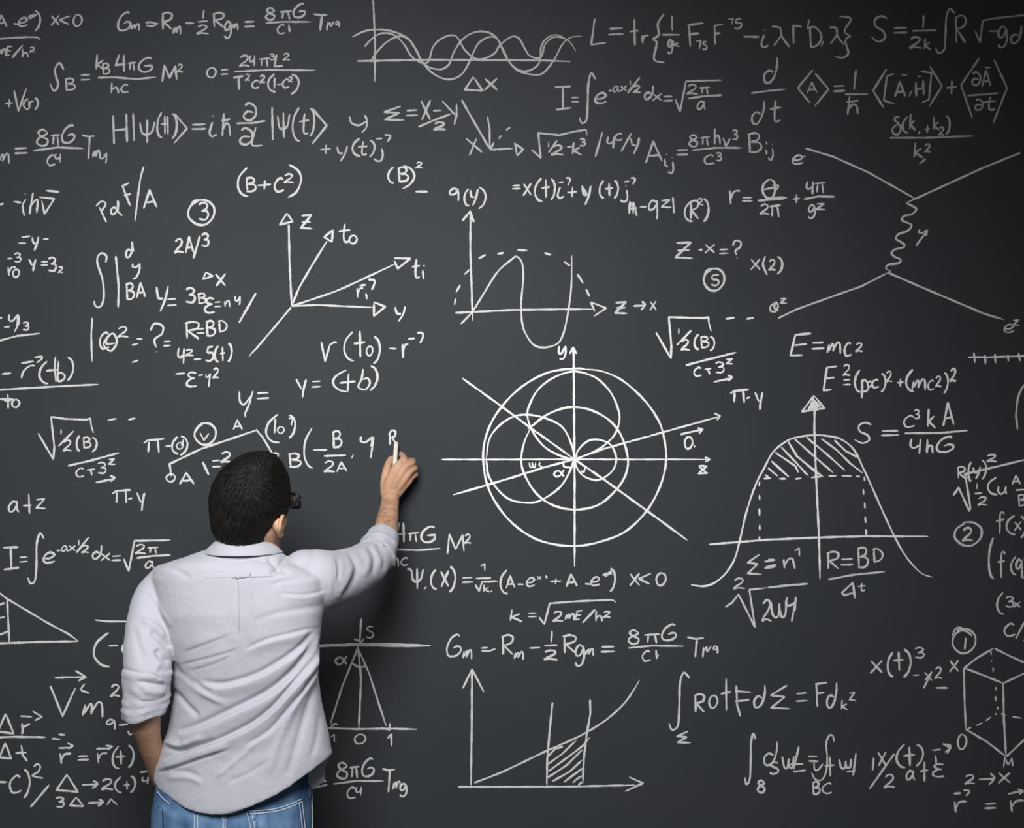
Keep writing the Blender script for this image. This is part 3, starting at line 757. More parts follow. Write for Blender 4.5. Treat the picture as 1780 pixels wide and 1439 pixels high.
R 408 955 495 1075;= 505 1000 592 1052;B 620 925 695 1065;D 725 935 798 1028;_ 420 1148 600 1115 812 1095;_ 592 1168 515 1240 530 1258 600 1240;_ 590 1168 605 1280;t 625 1175 678 1228
F chalk_formula|chalk R of y squared over a root sign at the right edge|h
R 1315 365 1372 445;( 1390 330 1415 465;y 1428 365 1478 450;) 1485 320 1522 455;2 1520 280 1592 330;_ 1288 565 1325 510 1400 672 1408 650 1370 415 1500 385 1779 318 1850 300;l 1448 478 1460 520;_ 1435 552 1488 548;2 1460 575 1525 632;( 1522 440 1595 560;u 1600 500 1660 555;A 1698 425 1755 488;_ 1720 528 1800 522;B 1738 560 1790 635
F chalk_formula|chalk circled number 2 at the right|n
O 1292 750 1488 912;2 1352 790 1425 880
F chalk_formula|chalk f of x above f of q cut off by the right edge|n
f 1585 678 1645 832;( 1652 702 1720 835;x 1712 745 1762 810;) 1755 710 1800 860;( 1532 855 1570 1145;f 1598 955 1650 1135;( 1685 990 1725 1115;q 1722 1010 1768 1140;) 1775 1000 1810 1140
F chalk_formula|chalk 3 x in a bracket cut off by the right edge|n
( 1588 1235 1640 1390;3 1650 1268 1708 1340;x 1705 1305 1755 1342;c 1790 1270 1850 1340
F chalk_formula|chalk c slash at the right edge above the box drawing|n
T 1335 1080
c 1642 15 1720 102;/ 1722 0 1785 120;_ 1775 130 1779 135
F chalk_formula|chalk circled number 1 at the lower right|n
O 1280 50 1445 222;~ 1350 42 1305 50 1282 100;~ 1310 60 1370 65 1420 100;_ 1375 112 1368 195
F chalk_diagram|chalk box drawing with dotted hidden edges at the right edge|n
P edge
_ 1362 325 1460 250 1565 188
P edge
_ 1575 188 1680 240 1779 285 1900 340
P edge
_ 1362 322 1500 375 1635 430
P edge
_ 1635 430 1779 362 1900 310
P edge
_ 1362 322 1365 500 1375 748
P edge
_ 1635 430 1640 680 1655 940
P edge
_ 1375 750 1520 835 1655 940
P edge
_ 1655 942 1779 825 1850 760
P dash
_ 1550 205 1552 232;_ 1554 268 1555 280;_ 1564 318 1566 350;_ 1582 455 1583 480;_ 1582 520 1583 555;_ 1598 592 1596 612;_ 1578 648 1592 640;_ 1550 665 1515 690;_ 1490 705 1450 725;_ 1412 735 1385 750;_ 1620 640 1655 658;_ 1698 662 1762 672
P letter
x 1262 270 1328 352
P letter
0 1318 782 1380 885
P letter
M 1638 948 1702 1015
F chalk_formula|chalk 2 arrow x under the box drawing|n
2 1368 1068 1440 1130;arr 1465 1050 1575 1135;x 1600 1050 1688 1125
F chalk_formula|chalk r equals r with arrows at the bottom right corner|n
ar2 1290 1172 1400 1212;r 1290 1245 1378 1328;= 1505 1262 1588 1302;r 1678 1238 1779 1322;_ 1668 1200 1720 1188 1770 1180;_ 1735 1165 1775 1180 1745 1205
F chalk_formula|chalk x of t cubed minus x squared|n
x 712 270 800 360;( 828 215 872 385;tt 870 210 948 342;) 940 195 1000 388;3 1018 182 1085 255;_ 1008 375 1052 372;X 1085 348 1145 410;_ 1140 348 1082 465;2 1160 318 1210 398;_ 1165 462 1250 462
F chalk_formula|chalk integral over sigma of rot F d sigma|n
T 890 1080
int 1090 352 1232 752;Sig 1140 765 1240 845;R 1265 505 1340 630;0 1370 512 1430 600;tt 1450 400 1525 620;_ 1560 445 1565 580 1588 660;_ 1552 485 1660 492;_ 1548 555 1652 545;dd 1680 442 1758 598
T 1335 1080
Sig 5 445 155 610;= 195 490 272 560;F 328 425 412 592;dd 408 425 475 598;k 508 545 560 615;z 560 495 610 550
F chalk_formula|chalk integral of d v t with 8 below and B C, bottom right|n
T 890 1080
int 1620 782 1695 1128;8 1705 1105 1765 1188
T 1335 1080
dd -30 835 62 1000;s 10 980 80 1060;w 100 935 180 1020;_ 215 868 178 1030;_ 150 995 245 990;_ 175 1045 262 1035;_ 278 938 342 938;_ 280 970 350 972;~ 320 980 325 1030 350 1030 382 990;~ 460 835 450 795 425 795 405 850 412 950 405 1040 375 1100 330 1098 302 1050;tt 395 940 465 1078;w 495 955 580 1020;_ 612 915 592 1072;_ 545 1045 610 1038;B 308 1115 360 1200;C 375 1125 445 1195
F chalk_formula|chalk x of t over 2 with a t z, bottom right|n
_ 735 945 728 1035;X 762 905 828 1005;_ 878 920 800 1030 705 1165;( 888 855 955 1018;tt 940 870 1025 1005;) 1028 855 1085 1005;ar2 1142 855 1270 920;_ 1165 930 1170 990;_ 1215 850 1270 880 1230 910;Sg 1145 990 1225 1080;2 810 1065 882 1155;a 960 1035 1020 1105;tt 1058 975 1115 1115
F chalk_formula|second chalk field equation starting with a hooked G, below the polar drawing|n
T 445 1080
6 1325 92 1425 242;m 1438 198 1502 262;_ 1565 185 1612 182;_ 1568 205 1625 205 1665 190;R 1705 95 1790 230
T 890 1080
m 15 210 80 265;_ 122 185 195 182;_ 278 65 272 145;_ 225 168 315 165;2 222 200 318 268;R 352 95 448 218;g 438 165 505 308;m 508 190 568 240;= 618 170 715 215;8 805 60 892 155;pi 918 85 1028 152;6 1040 20 1142 132;_ 808 185 980 168 1195 172;c 905 205 965 275;_ 1002 198 1005 258 1018 230;TT 1218 98 1332 248;mu 1325 170 1388 250;q 1398 172 1432 222
F chalk_diagram|chalk graph of a rising curve with a hatched strip under it|n
T 445 1080
P axis
_ 1502 340 1500 700 1495 1140
P axis
_ 1405 1150 1779 1150 2200 1148 2640 1138
P arrowhead
_ 1438 465 1502 332 1585 492
P arrowhead
_ 2595 1082 2690 1125 2565 1182
T 890 1080
P curve
~ -262 1122 -100 1060 0 1015 240 900 400 830 520 770 660 680 780 570 850 470 888 405
P line
_ 282 562 262 760 245 950 242 1138
P line
_ 542 540 545 640 520 780 500 950 492 1130
P hatch
_ 250 940 300 885 355 870
P hatch
_ 250 992 350 920 448 825
P hatch
_ 255 1040 400 935 498 860 540 805
P hatch
_ 250 1085 380 1000 490 890
P hatch
_ 280 1112 400 1045 490 962
P hatch
_ 360 1118 430 1065 495 1018
P hatch
_ 422 1122 455 1092 485 1075
P hatch
_ 460 1140 485 1115
T 445 1080
F chalk_diagram|chalk triangle with angle arc between two horizontal bars, right of the man|n
P line
_ 380 168 700 158 728 160;_ 400 172 700 165 1000 172 1215 168;_ 620 158 900 155 1190 168
P line
_ 732 -20 722 130;_ 682 122 735 142 750 120
P line
_ 712 175 600 450 515 720
P line
_ 712 190 730 400 715 745
P line
_ 712 190 790 370 850 560 905 725
P angle_arc
~ 668 292 720 318 768 308
P line
_ 400 735 500 742 700 748 930 745 1120 750;_ 870 740 935 755;_ 930 708 930 750;~ 520 745 540 715 570 718
P letter
s 765 35 822 115
P letter
al 548 235 632 300
P letter
1 520 785 552 838
P letter
0 685 782 762 850
P letter
1 915 785 950 868
F chalk_formula|chalk eight pi G over c to the fourth beside the man's hip|n
_ 380 1162 495 1135;_ 430 1120 490 1108;8 560 980 645 1092;pi 652 1005 718 1090;6 735 952 820 1075;_ 538 1130 700 1108 888 1110;c 632 1152 695 1230;44 695 1150 735 1212;TT 878 1008 965 1190;m 952 1110 1005 1175;g 1000 1128 1050 1216
T 0 1080
F chalk_diagram|chalk triangle with a hatched corner at the left edge|n
P line
_ -60 -230 0 -195 45 -160 330 10 480 90 545 138
P line
_ 50 -150 65 155
P line
_ -60 152 0 152 300 142 545 138
P hatch
_ -60 -110 0 -115 35 -130
P hatch
_ -60 0 -20 -20 35 -32
P hatch
_ -40 110 0 92 68 65
F chalk_formula|chalk bracket with minus c under a bar, partly hidden by the sleeve|n
_ 660 -10 750 0 900 0;( 640 78 768 320;_ 755 170 820 166;c 848 135 940 225
F chalk_formula|large chalk V with an arrow, i and m|n
_ 380 392 480 388 590 388;_ 525 342 598 388 545 412;_ 350 448 400 570 435 660 470 580 525 462;~ 590 432 565 475 620 498;m 572 560 718 665
F chalk_formula|chalk 2 and a minus partly hidden behind the sleeve|n
2 770 440 835 522;q 735 682 802 752;_ 825 722 890 714;~ 890 760 900 785 920 782
F chalk_formula|chalk triangle r over triangle t at the left edge|n
tri -15 640 95 780;_ 142 658 222 662;_ 228 625 292 662 245 688;~ 150 785 165 735 210 712;_ 152 708 162 780;_ -60 808 100 802 320 805;tri -5 845 78 955;_ 148 860 158 930 190 972;_ 108 915 185 912
F chalk_formula|chalk r equals r of t with arrows over both letters|n
_ 408 785 452 790;_ 360 815 420 820;_ 408 880 500 878;_ 470 845 510 865 475 885;r 412 912 495 988;= 540 932 618 965;_ 670 885 770 882;_ 735 862 780 870 750 892;r 672 910 748 985;( 778 868 830 1025;tt 805 895 872 995;) 890 862 935 1018
F chalk_formula|chalk minus c squared and a slash at the lower left|n
_ -20 1115 48 1118;c 65 1072 150 1190;) 165 1028 212 1225;~ 235 1010 260 990 280 1010 265 1045 228 1070 250 1080 300 1090;/ 212 1138 342 1292
F chalk_formula|chalk triangle arrow 2 of x at the lower left|n
tri 392 1065 540 1185;arr 572 1105 680 1160;2 705 1095 788 1170;( 795 1080 845 1190;tt 860 1110 905 1170;) 905 1075 945 1190;_ 972 1050 1048 1038;44 990 1080 1035 1132
F chalk_formula|chalk 3 triangle arrow n at the lower left|n
3 388 1222 445 1292;tri 482 1222 580 1285;arr 612 1232 715 1285;_ 745 1275 770 1235 815 1275
"""
GL = {}
for line in GLYPHS.strip().splitlines():
    key, rest = line.split(' ', 1)
    strokes = []
    for st in rest.split(';'):
        st = st.strip()
        c = st.startswith('c ')
        nums = [float(q) for q in (st[2:] if c else st).split()]
        strokes.append((c, [(nums[i] / 100, nums[i + 1] / 100) for i in range(0, len(nums), 2)]))
    GL[key] = strokes

rs = random.Random(11)
stroke_no = 0
def add_stroke(acc, pts, curve, width):
    """pts in board units; a slightly domed, uneven ribbon of chalk lying on the slate"""
    global stroke_no
    stroke_no += 1
    P = [Vector((p[0], p[1], 0)) for p in pts]
    if curve: P = smooth_path(P, 8)
    # resample about every 1.3 units
    Q = [P[0]]
    for a, b in zip(P, P[1:]):
        n = max(1, int((b - a).length / 1.4))
        for k in range(1, n + 1):
            Q.append(a.lerp(b, k / n))
    if len(Q) < 2: return
    lift = 0.00003 * (stroke_no % 9)
    V, F = acc
    b0 = len(V)
    L = len(Q)
    wob = rs.uniform(0, 6.28); w = width * rs.uniform(0.9, 1.12)
    long = sum((b - a).length for a, b in zip(Q, Q[1:]))
    for i, p in enumerate(Q):
        t = (Q[min(i + 1, L - 1)] - Q[max(i - 1, 0)])
        if t.length < 1e-6: t = Vector((1, 0, 0))
        t.normalize(); nrm = Vector((-t.y, t.x, 0))
        f = 1.0 + 0.14 * math.sin(i * 0.23 + wob)
        e = min(i, L - 1 - i) / max(L - 1, 1)
        ends = min(1.0, 0.62 + 0.38 * min(i, L - 1 - i) / 3)
        if long > 60: ends *= min(1.0, 0.55 + (L - 1 - i) / (0.25 * L))
        h = w * 0.5 * f * ends
        l, r = h * rs.uniform(0.84, 1.14), h * rs.uniform(0.84, 1.14)
        for k, (q, y) in enumerate(((p - nrm * l, 0.00012), (p, 0.0006), (p + nrm * r, 0.00012))):
            c = at(q.x, q.y, 0); V.append((c.x, -(y + lift), c.z))
    for i in range(L - 1):
        for k in (0, 1):
            a = b0 + i * 3 + k
            F.append((a, a + 1, a + 4, a + 3))

WID = 3.7
KIND = {}
for names, kind in (('( ) [ ] { } la ra', 'bracket'), ('=', 'equals_sign'), ('+ -', 'operator_sign'), ('/ | l', 'bar'), ('< ? , .', 'punctuation_mark'), ('0 1 2 3 4 44 5 55 7 8 9', 'numeral'),
                    ('pi Pi psi Sig Sg lam Gam th del al mu par', 'greek_letter'), ('int', 'integral_sign'), ('arr ar2', 'arrow'), ('tri Dn', 'triangle'), ('O', 'circle'), ('_ ~', 'chalk_line')):
    for q in names.split(): KIND[q] = kind
def run_commands(text, T, owner, sub):
    for c in text.split(';'):
        acc = ([], [])
        c = c.strip()
        if not c: continue
        tok = c.split()
        key = tok[0]; nums = [float(q) for q in tok[1:]]
        if key in ('_', '~'):
            pts = [(T[0] + nums[i] / 4, T[1] + nums[i + 1] / 4) for i in range(0, len(nums), 2)]
            span = max(abs(pts[0][0] - pts[-1][0]), abs(pts[0][1] - pts[-1][1]))
            add_stroke(acc, pts, key == '~', WID * (0.88 if key == '~' or span > 40 else 0.9))
        else:
            x0, y0, x1, y1 = nums[:4]
            small = max(x1 - x0, y1 - y0) / 4
            w = WID * (0.95 if small > 20 else 0.80 if small > 12 else 0.66)
            for curve, st in GL[key]:
                j = lambda: rs.uniform(-0.015, 0.015)
                pts = [(T[0] + (x0 + (x1 - x0) * (u + j())) / 4, T[1] + (y0 + (y1 - y0) * (v + j())) / 4) for u, v in st]
                add_stroke(acc, pts, curve, w)
        flush(sub or KIND.get(key, 'letter'), None, acc, owner)

def flush(name, label, acc, parent):
    if not acc[0]: return None
    me = bpy.data.meshes.new(name)
    me.from_pydata(acc[0], [], acc[1]); me.update()
    return link(name, me, M['chalk_' + TONE], parent, smooth=True, label=label)

def write_board(text):
    global TONE
    T = (0, 0); owner = sub = None
    for line in text.strip().splitlines():
        line = line.strip()
        if not line: continue
        if line.startswith('T '):
            a = line.split(); T = (float(a[1]), float(a[2]))
        elif line.startswith('F '):
            name, label, TONE = line[2:].split('|'); sub = None
            owner = bpy.data.objects.new(name, None); COL.objects.link(owner)
            owner.parent = board; owner.matrix_parent_inverse = board.matrix_basis.inverted()
            owner['label'] = label
        elif line.startswith('P '):
            sub = line[2:].strip()
        else:
            run_commands(line, T, owner, sub)
write_board(CHALK)
# ------------------------------------------------------------------ the man
YB = -0.50
def project(p):
    k = (D + p[1]) / D * S
    return 890 + p[0] / k, 719.5 - (p[2] - ZC) / k

def sellipse(c, rx, ryb, ryf, n, N):
    out = []
    for k in range(N):
        t = 2 * math.pi * k / N
        ct, st = math.cos(t), math.sin(t)
        x = math.copysign(abs(ct) ** (2 / n), ct) * rx
        y = math.copysign(abs(st) ** (2 / n), st) * (ryf if st > 0 else ryb)
        out.append((c.x + x, c.y + y, c.z))
    return out

def pxring(py, l, r, y, ryb, ryf, n=2.3, N=48):
    a, b = at(l, py, y), at(r, py, y)
    return sellipse((a + b) / 2, (b.x - a.x) / 2, ryb, ryf, n, N)

TORSO = [  # row, left, right, back depth, front depth, squareness
    (946, 384, 462, .040, .05, 2.0), (952, 370, 474, .050, .055, 2.0), (958, 350, 486, .064, .06, 2.1), (967, 325, 498, .080, .07, 2.2),
    (977, 292, 512, .094, .08, 2.3), (989, 268, 540, .107, .085, 2.4), (1006, 262, 565, .113, .09, 2.5), (1035, 266, 566, .118, .10, 2.6),
    (1070, 270, 561, .124, .11, 2.6), (1110, 283, 556, .124, .115, 2.6), (1140, 294, 552, .120, .118, 2.6), (1170, 301, 553, .116, .118, 2.5),
    (1210, 302, 558, .112, .118, 2.5), (1240, 297, 564, .112, .12, 2.4), (1272, 291, 571, .114, .12, 2.4), (1297, 281, 575, .118, .12, 2.4)]
EDGE_Y = [1297, 1313, 1330, 1350, 1370, 1420]
EDGE_L = [281, 276, 271, 268, 268, 268]
EDGE_R = [575, 579, 577, 574, 570, 566]
HEMB_X = [262, 269, 272, 295, 315, 340, 377, 402, 440, 484, 509, 534, 564, 576, 580]
HEMB_Y = [1360, 1364, 1370, 1388, 1402, 1413, 1418, 1416, 1404, 1385, 1370, 1350, 1326, 1314, 1311]
HEMF_X = [262, 268, 300, 400, 520, 545, 563, 572, 580]
HEMF_Y = [1358, 1362, 1385, 1405, 1385, 1372, 1356, 1322, 1311]

def torso_rings(shrink=0.0, N=72):
    rings = []
    for py, l, r, b, f, n in TORSO:
        k = shrink / 0.00132
        ring = []
        for i in range(N):
            t = 2 * math.pi * i / N
            ct, st = math.cos(t), math.sin(t)
            sx = math.copysign(abs(ct) ** (2 / n), ct); sy = math.copysign(abs(st) ** (2 / n), st)
            ring.append(tuple(at((l + r) / 2 + sx * ((r - l) / 2 - k), py, YB + sy * ((f if st > 0 else b) - shrink))))
        rings.append(ring)
    return rings

def shirt_body(mb):
    N = 96
    rings = torso_rings(0, N)
    base = 1297
    for step in (0.2, 0.4, 0.6, 0.8, 0.93, 1.0):
        ring = []
        for k in range(N):
            t = 2 * math.pi * k / N
            ct, st = math.cos(t), math.sin(t)
            sx = math.copysign(abs(ct) ** (2 / 2.4), ct)
            sy = math.copysign(abs(st) ** (2 / 2.4), st)
            px = 423 + sx * 156
            hem = interp(px, HEMB_X, HEMB_Y) if st < 0 else interp(px, HEMF_X, HEMF_Y)
            py = base + (hem - base) * step
            l, r = interp(py, EDGE_Y, EDGE_L), interp(py, EDGE_Y, EDGE_R)
            yy = YB + sy * (.118 + 0.014 * min(1, (py - 1297) / 110) if st < 0 else .120)
            q = at((l + r) / 2 + sx * (r - l) / 2, py, yy)
            ring.append(tuple(q))
        rings.append(ring)
    # hollow underside: walls turn inwards and up
    last = [Vector(p) for p in rings[-1]]
    cen = sum(last, Vector()) / N
    inner = []
    for ins, up in ((0.011, 0.0), (0.016, 0.02), (0.018, 0.035)):
        inner.append([(cen.x + (p.x - cen.x) * (1 - ins / 0.2), cen.y + (p.y - cen.y) * (1 - ins / 0.12), p.z + up) for p in last])
    rings += inner
    mb.loft(rings)

sh = MB()
shirt_body(sh)
# raised right sleeve
stube(sh, [at(522, 1010, -.51), at(548, 1009, -.485), at(590, 1003, -.41), at(630, 985, -.33), at(652, 968, -.282)],
      [.056, .072, .064, .056, .047], n=40, per=6)
sh.ball(at(529, 991, -.495), (.050, .058, .0475), n=24)
# hanging left sleeve
stube(sh, [at(292, 1012, -.49), at(273, 1040, -.50), at(260, 1080, -.53), at(257, 1130, -.565), at(256, 1175, -.59), at(252, 1203, -.598)],
      [.045, .052, .050, .053, .052, .046], n=40, per=6)
shirt_me = voxel(sh, 0.0030, 'shirt_cloth', 14)

# folds pressed into the cloth: (kind, width, height, points)
FOLDS = [
 ('s', 20, 11, [(553, 1104), (540, 1138), (512, 1175), (470, 1210), (415, 1238), (350, 1268), (312, 1280)]),
 ('s', 15, 10, [(554, 1122), (541, 1152), (509, 1196), (477, 1234), (439, 1264), (377, 1294), (330, 1308), (285, 1326)]),
 ('s', 16, 7, [(549, 1100), (528, 1128), (490, 1156), (440, 1182), (385, 1196), (350, 1190)]),
 ('s', 10, 4, [(545, 1096), (505, 1106), (465, 1116), (430, 1132)]),
 ('s', 12, 5, [(552, 1160), (530, 1200), (497, 1245), (470, 1275), (430, 1300)]),
 ('r', 7, 5, [(303, 1168), (330, 1188), (360, 1208), (392, 1224)]),
 ('v', 6, 5, [(300, 1198), (322, 1222), (345, 1246)]),
 ('v', 8, 5, [(300, 1150), (312, 1172), (340, 1192), (370, 1204)]),
 ('r', 6, 5, [(286, 1288), (310, 1296), (335, 1290), (352, 1280)]),
 ('v', 6, 5, [(286, 1298), (315, 1305), (345, 1298), (372, 1284)]),
 ('s', 9, 4.5, [(276, 1338), (310, 1328), (350, 1314), (398, 1298)]),
 ('v', 6, 3, [(296, 1342), (320, 1340), (345, 1350)]),
 ('r', 6, 3, [(290, 1352), (330, 1352), (352, 1362)]),
 ('r', 9, 4, [(527, 1190), (505, 1240), (482, 1295), (466, 1345)]),
 ('v', 9, 5, [(546, 1190), (532, 1240), (514, 1300), (500, 1350)]),
 ('v', 7, 3, [(556, 1240), (552, 1280), (540, 1320)]),
 ('r', 5, 2.5, [(455, 1282), (425, 1310), (395, 1335), (375, 1352)]),
 ('v', 5, 2.0, [(470, 1320), (430, 1345), (395, 1360)]),
 ('s', 9, 1.6, [(320, 1130), (350, 1118), (400, 1100)]),
 ('s', 9, 1.7, [(312, 1152), (360, 1140), (410, 1126)]),
 ('s', 9, 1.4, [(330, 1162), (372, 1150), (400, 1136)]),
 ('r', 5, 2.2, [(262, 1030), (280, 1060), (300, 1090)]),
 ('v', 6, 2.8, [(470, 1018), (500, 1008), (545, 1003)]),
 ('s', 9, 3, [(565, 1030), (530, 1038), (490, 1036)]),
 ('v', 7, 2.5, [(566, 1052), (525, 1058), (480, 1066), (440, 1080)]),
 ('v', 6, 6, [(466, 968), (480, 984), (500, 994)]),
 ('v', 7, 8, [(500, 962), (492, 976), (482, 988), (470, 998)]),
 ('v', 6, 2.5, [(400, 978), (440, 972), (462, 976)]),
 ('v', 6, 2.5, [(288, 983), (310, 992), (330, 1006)]),
 # raised sleeve
 ('r', 8, 4, [(595, 962), (608, 985), (600, 1015), (585, 1040)]),
 ('v', 7, 5, [(604, 958), (620, 985), (613, 1012), (594, 1038)]),
 ('r', 7, 4, [(628, 950), (640, 975), (632, 1003)]),
 ('v', 6, 5, [(640, 948), (652, 970), (648, 1000)]),
 ('v', 5, 4, [(585, 966), (590, 985), (588, 1010)]),
 ('v', 6, 4, [(655, 945), (668, 968), (668, 992)]),
 # hanging sleeve
 ('v', 7, 8, [(262, 1096), (280, 1110), (296, 1126)]),
 ('r', 8, 5, [(248, 1076), (268, 1088), (288, 1108)]),
 ('v', 7, 7, [(272, 1128), (280, 1142), (296, 1150)]),
 ('r', 8, 5, [(280, 1150), (268, 1168), (286, 1182)]),
 ('v', 6, 6, [(240, 1182), (262, 1188), (290, 1192)]),
 ('r', 8, 4, [(250, 1198), (268, 1204), (288, 1202)]),
 ('v', 6, 4, [(222, 1205), (245, 1222), (275, 1222)]),
 ('v', 4, 3.5, [(213, 1162), (240, 1170), (290, 1180)]),
 ('v', 8, 3, [(232, 1090), (240, 1120), (250, 1150)]),
]
def press_folds(me, folds, fine=0.0006):
    n = len(me.vertices)
    co = np.empty(n * 3); me.vertices.foreach_get('co', co); co = co.reshape(-1, 3)
    no = np.empty(n * 3); me.vertices.foreach_get('normal', no); no = no.reshape(-1, 3)
    k = (D + co[:, 1]) / D * S
    px = 890 + co[:, 0] / k; py = 719.5 - (co[:, 2] - ZC) / k
    disp = np.zeros(n)
    for kind, w, amp, pts in folds:
        P = [(p.x, p.y) for p in smooth_path([Vector((a, b, 0)) for a, b in pts], 5)]
        best = np.full(n, 1e9); sgn = np.zeros(n); tt = np.zeros(n)
        m = len(P) - 1
        for i in range(m):
            (x0, y0), (x1, y1) = P[i], P[i + 1]
            dx, dy = x1 - x0, y1 - y0; L2 = dx * dx + dy * dy + 1e-9
            u = np.clip(((px - x0) * dx + (py - y0) * dy) / L2, 0, 1)
            ex, ey = px - (x0 + u * dx), py - (y0 + u * dy)
            d = np.hypot(ex, ey)
            b = d < best
            best = np.where(b, d, best)
            sgn = np.where(b, np.sign(dx * ey - dy * ex), sgn)
            tt = np.where(b, (i + u) / m, tt)
        env = np.clip(np.minimum(tt, 1 - tt) * 5, 0, 1) ** 0.7 * 0.9 + 0.1
        s = best * sgn / w
        if kind == 'r': g = np.exp(-s * s * 1.6)
        elif kind == 'v': g = -np.exp(-s * s * 1.6)
        else: # a fold: broad rise on one side, steep drop on the other
            g = np.where(s < 0, np.exp(-s * s * 0.8), np.exp(-s * s * 22)) - 0.7 * np.exp(-((s - 0.5) ** 2) * 12)
        disp += amp * 0.001 * g * env
    face = np.clip((-no[:, 1] + 0.15) / 0.5, 0, 1)
    f = np.array(disp * face)
    # low, irregular rumpling everywhere
    x, z, y = co[:, 0], co[:, 2], co[:, 1]
    w1 = np.sin(x * 61 + 3 * np.sin(z * 23) + y * 30) * np.sin(z * 47 + 2.5 * np.sin(x * 31) + y * 17)
    w2 = np.sin(x * 130 + z * 90 + 4 * np.sin(z * 41 + x * 20)) * np.sin(z * 150 - x * 60 + 3 * np.sin(x * 55))
    f += fine * (w1 + 0.35 * w2)
    co += no * f[:, None]
    me.vertices.foreach_set('co', co.ravel()); me.update()

press_folds(shirt_me, FOLDS)

def bvh_of(me):
    co = [v.co for v in me.vertices]
    return BVHTree.FromPolygons(co, [p.vertices[:] for p in me.polygons])
def hit(bvh, px, py, off=0.0):
    o = Vector((0, -D, ZC)); d = (at(px, py, -0.1) - o).normalized()
    h = bvh.ray_cast(o, d)
    if h[0] is None: return None
    n = h[1]
    if n.dot(d) > 0: n = -n
    return h[0] + n * off
shirt_bvh = bvh_of(shirt_me)

def patch(bvh, corners, nu, nv, off, thick, off_end=None):
    """a sewn panel laid on the cloth: corners tl, tr, br, bl"""
    mb = MB()
    tl, tr, br, bl = corners
    top = []
    for j in range(nv + 1):
        for i in range(nu + 1):
            u, v = i / nu, j / nv
            x = (tl[0] * (1 - u) + tr[0] * u) * (1 - v) + (bl[0] * (1 - u) + br[0] * u) * v
            y = (tl[1] * (1 - u) + tr[1] * u) * (1 - v) + (bl[1] * (1 - u) + br[1] * u) * v
            p = hit(bvh, x, y, off if off_end is None else off + (off_end - off) * v ** 2.5)
            if p is None or (top and (p - top[-1]).length > 0.09): p = top[-1].copy() if top else at(x, y, -0.6)
            top.append(p)
    n = len(top)
    mb.v = [tuple(p) for p in top] + [(p.x, p.y + thick, p.z) for p in top]
    w = nu + 1
    for j in range(nv):
        for i in range(nu):
            a = j * w + i
            mb.f.append((a, a + w, a + w + 1, a + 1)); mb.f.append((n + a, n + a + 1, n + a + w + 1, n + a + w))
    edge = [i for i in range(w)] + [j * w + nu for j in range(1, nv + 1)] + [nv * w + i for i in range(nu - 1, -1, -1)] + [j * w for j in range(nv - 1, 0, -1)]
    for a, b in zip(edge, edge[1:] + edge[:1]):
        mb.f.append((a, b, n + b, n + a))
    return mb

def seam(bvh, pts, r, off=0.0004, dash=None, per=8):
    mb = MB()
    P = []
    for q in smooth_path([Vector((a, b, 0)) for a, b in pts], per):
        h = hit(bvh, q.x, q.y, off)
        if h is not None: P.append(h)
    if dash:
        # resample into stitches
        Q = [P[0]]
        for a, b in zip(P, P[1:]):
            k = max(1, int((b - a).length / 0.0012))
            if (b - a).length > 0.05: continue
            for i in range(1, k + 1): Q.append(a.lerp(b, i / k))
        i = 0
        while i + 2 < len(Q):
            mb.tube([Q[i], Q[i + 1], Q[i + 2]], [r] * 3, n=5, round_caps=False); i += 4
    else:
        mb.tube(P, [r] * len(P), n=6, round_caps=False)
    return mb

# ---- body: one continuous mesh, head turned to the right and tipped back
bd = MB()
al, be = math.radians(29), math.radians(20)
F = Vector((math.sin(al) * math.cos(be), math.cos(al) * math.cos(be), math.sin(be)))
R_ = Vector((math.cos(al), -math.sin(al), 0))
U = R_.cross(F).normalized()
H = at(438, 899, -.500)
def hl(r, f, u): return H + R_ * r + F * f + U * u
rings = []
for u, cf, rx, ry, n in [(-.118, .024, .008, .008, 2), (-.114, .024, .016, .018, 2), (-.104, .018, .027, .032, 2), (-.088, .006, .036, .044, 2), (-.065, -.001, .045, .056, 2.05), (-.035, .003, .061, .079, 2.1),
                         (0, .002, .068, .088, 2.1), (.03, 0, .069, .090, 2.1), (.06, -.004, .067, .086, 2.1), (.085, -.008, .058, .075, 2.1), (.105, -.01, .042, .056, 2), (.116, -.01, .020, .028, 2), (.119, -.01, .006, .008, 2)]:
    ring = []
    for k in range(40):
        t = 2 * math.pi * k / 40
        ct, st = math.cos(t), math.sin(t)
        ring.append(hl(math.copysign(abs(ct) ** (2 / n), ct) * rx, cf + .006 + math.copysign(abs(st) ** (2 / n), st) * ry * (1 if st > 0 else .84), u))
    rings.append(ring)
bd.loft(rings)
# nose, brow, lips, ears
stube(bd, [hl(0, .088, .018), hl(0, .100, -.005), hl(0, .112, -.027), hl(0, .100, -.036)], [.006, .008, .011, .006], n=12)
for s in (-1, 1):
    bd.ball(hl(s * .010, .101, -.032), .0075, n=10)
    stube(bd, [hl(s * .012, .090, .022), hl(s * .03, .088, .028), hl(s * .048, .074, .022)], [.007, .008, .006], n=10)
    # ear: helix rim, bowl, lobe
    ex = .066
    e = [(.002, .012, -.012), (.012, .016, .016), (.020, .006, .032), (.027, -.012, .026), (.026, -.020, .004), (.016, -.014, -.018), (.008, -.002, -.034)]
    stube(bd, [hl(s * (ex + a), b_, c_ * .66 - .017) for a, b_, c_ in e], [.0035, .004, .0048, .005, .005, .0055, .0072], n=10)
    bd.ball(hl(s * (ex + .010), -.004, -.016), (.012, .014, .019), (R_, F, U), n=14)
    bd.ball(hl(s * (ex + .007), .0, -.036), (.008, .009, .010), (R_, F, U), n=12)
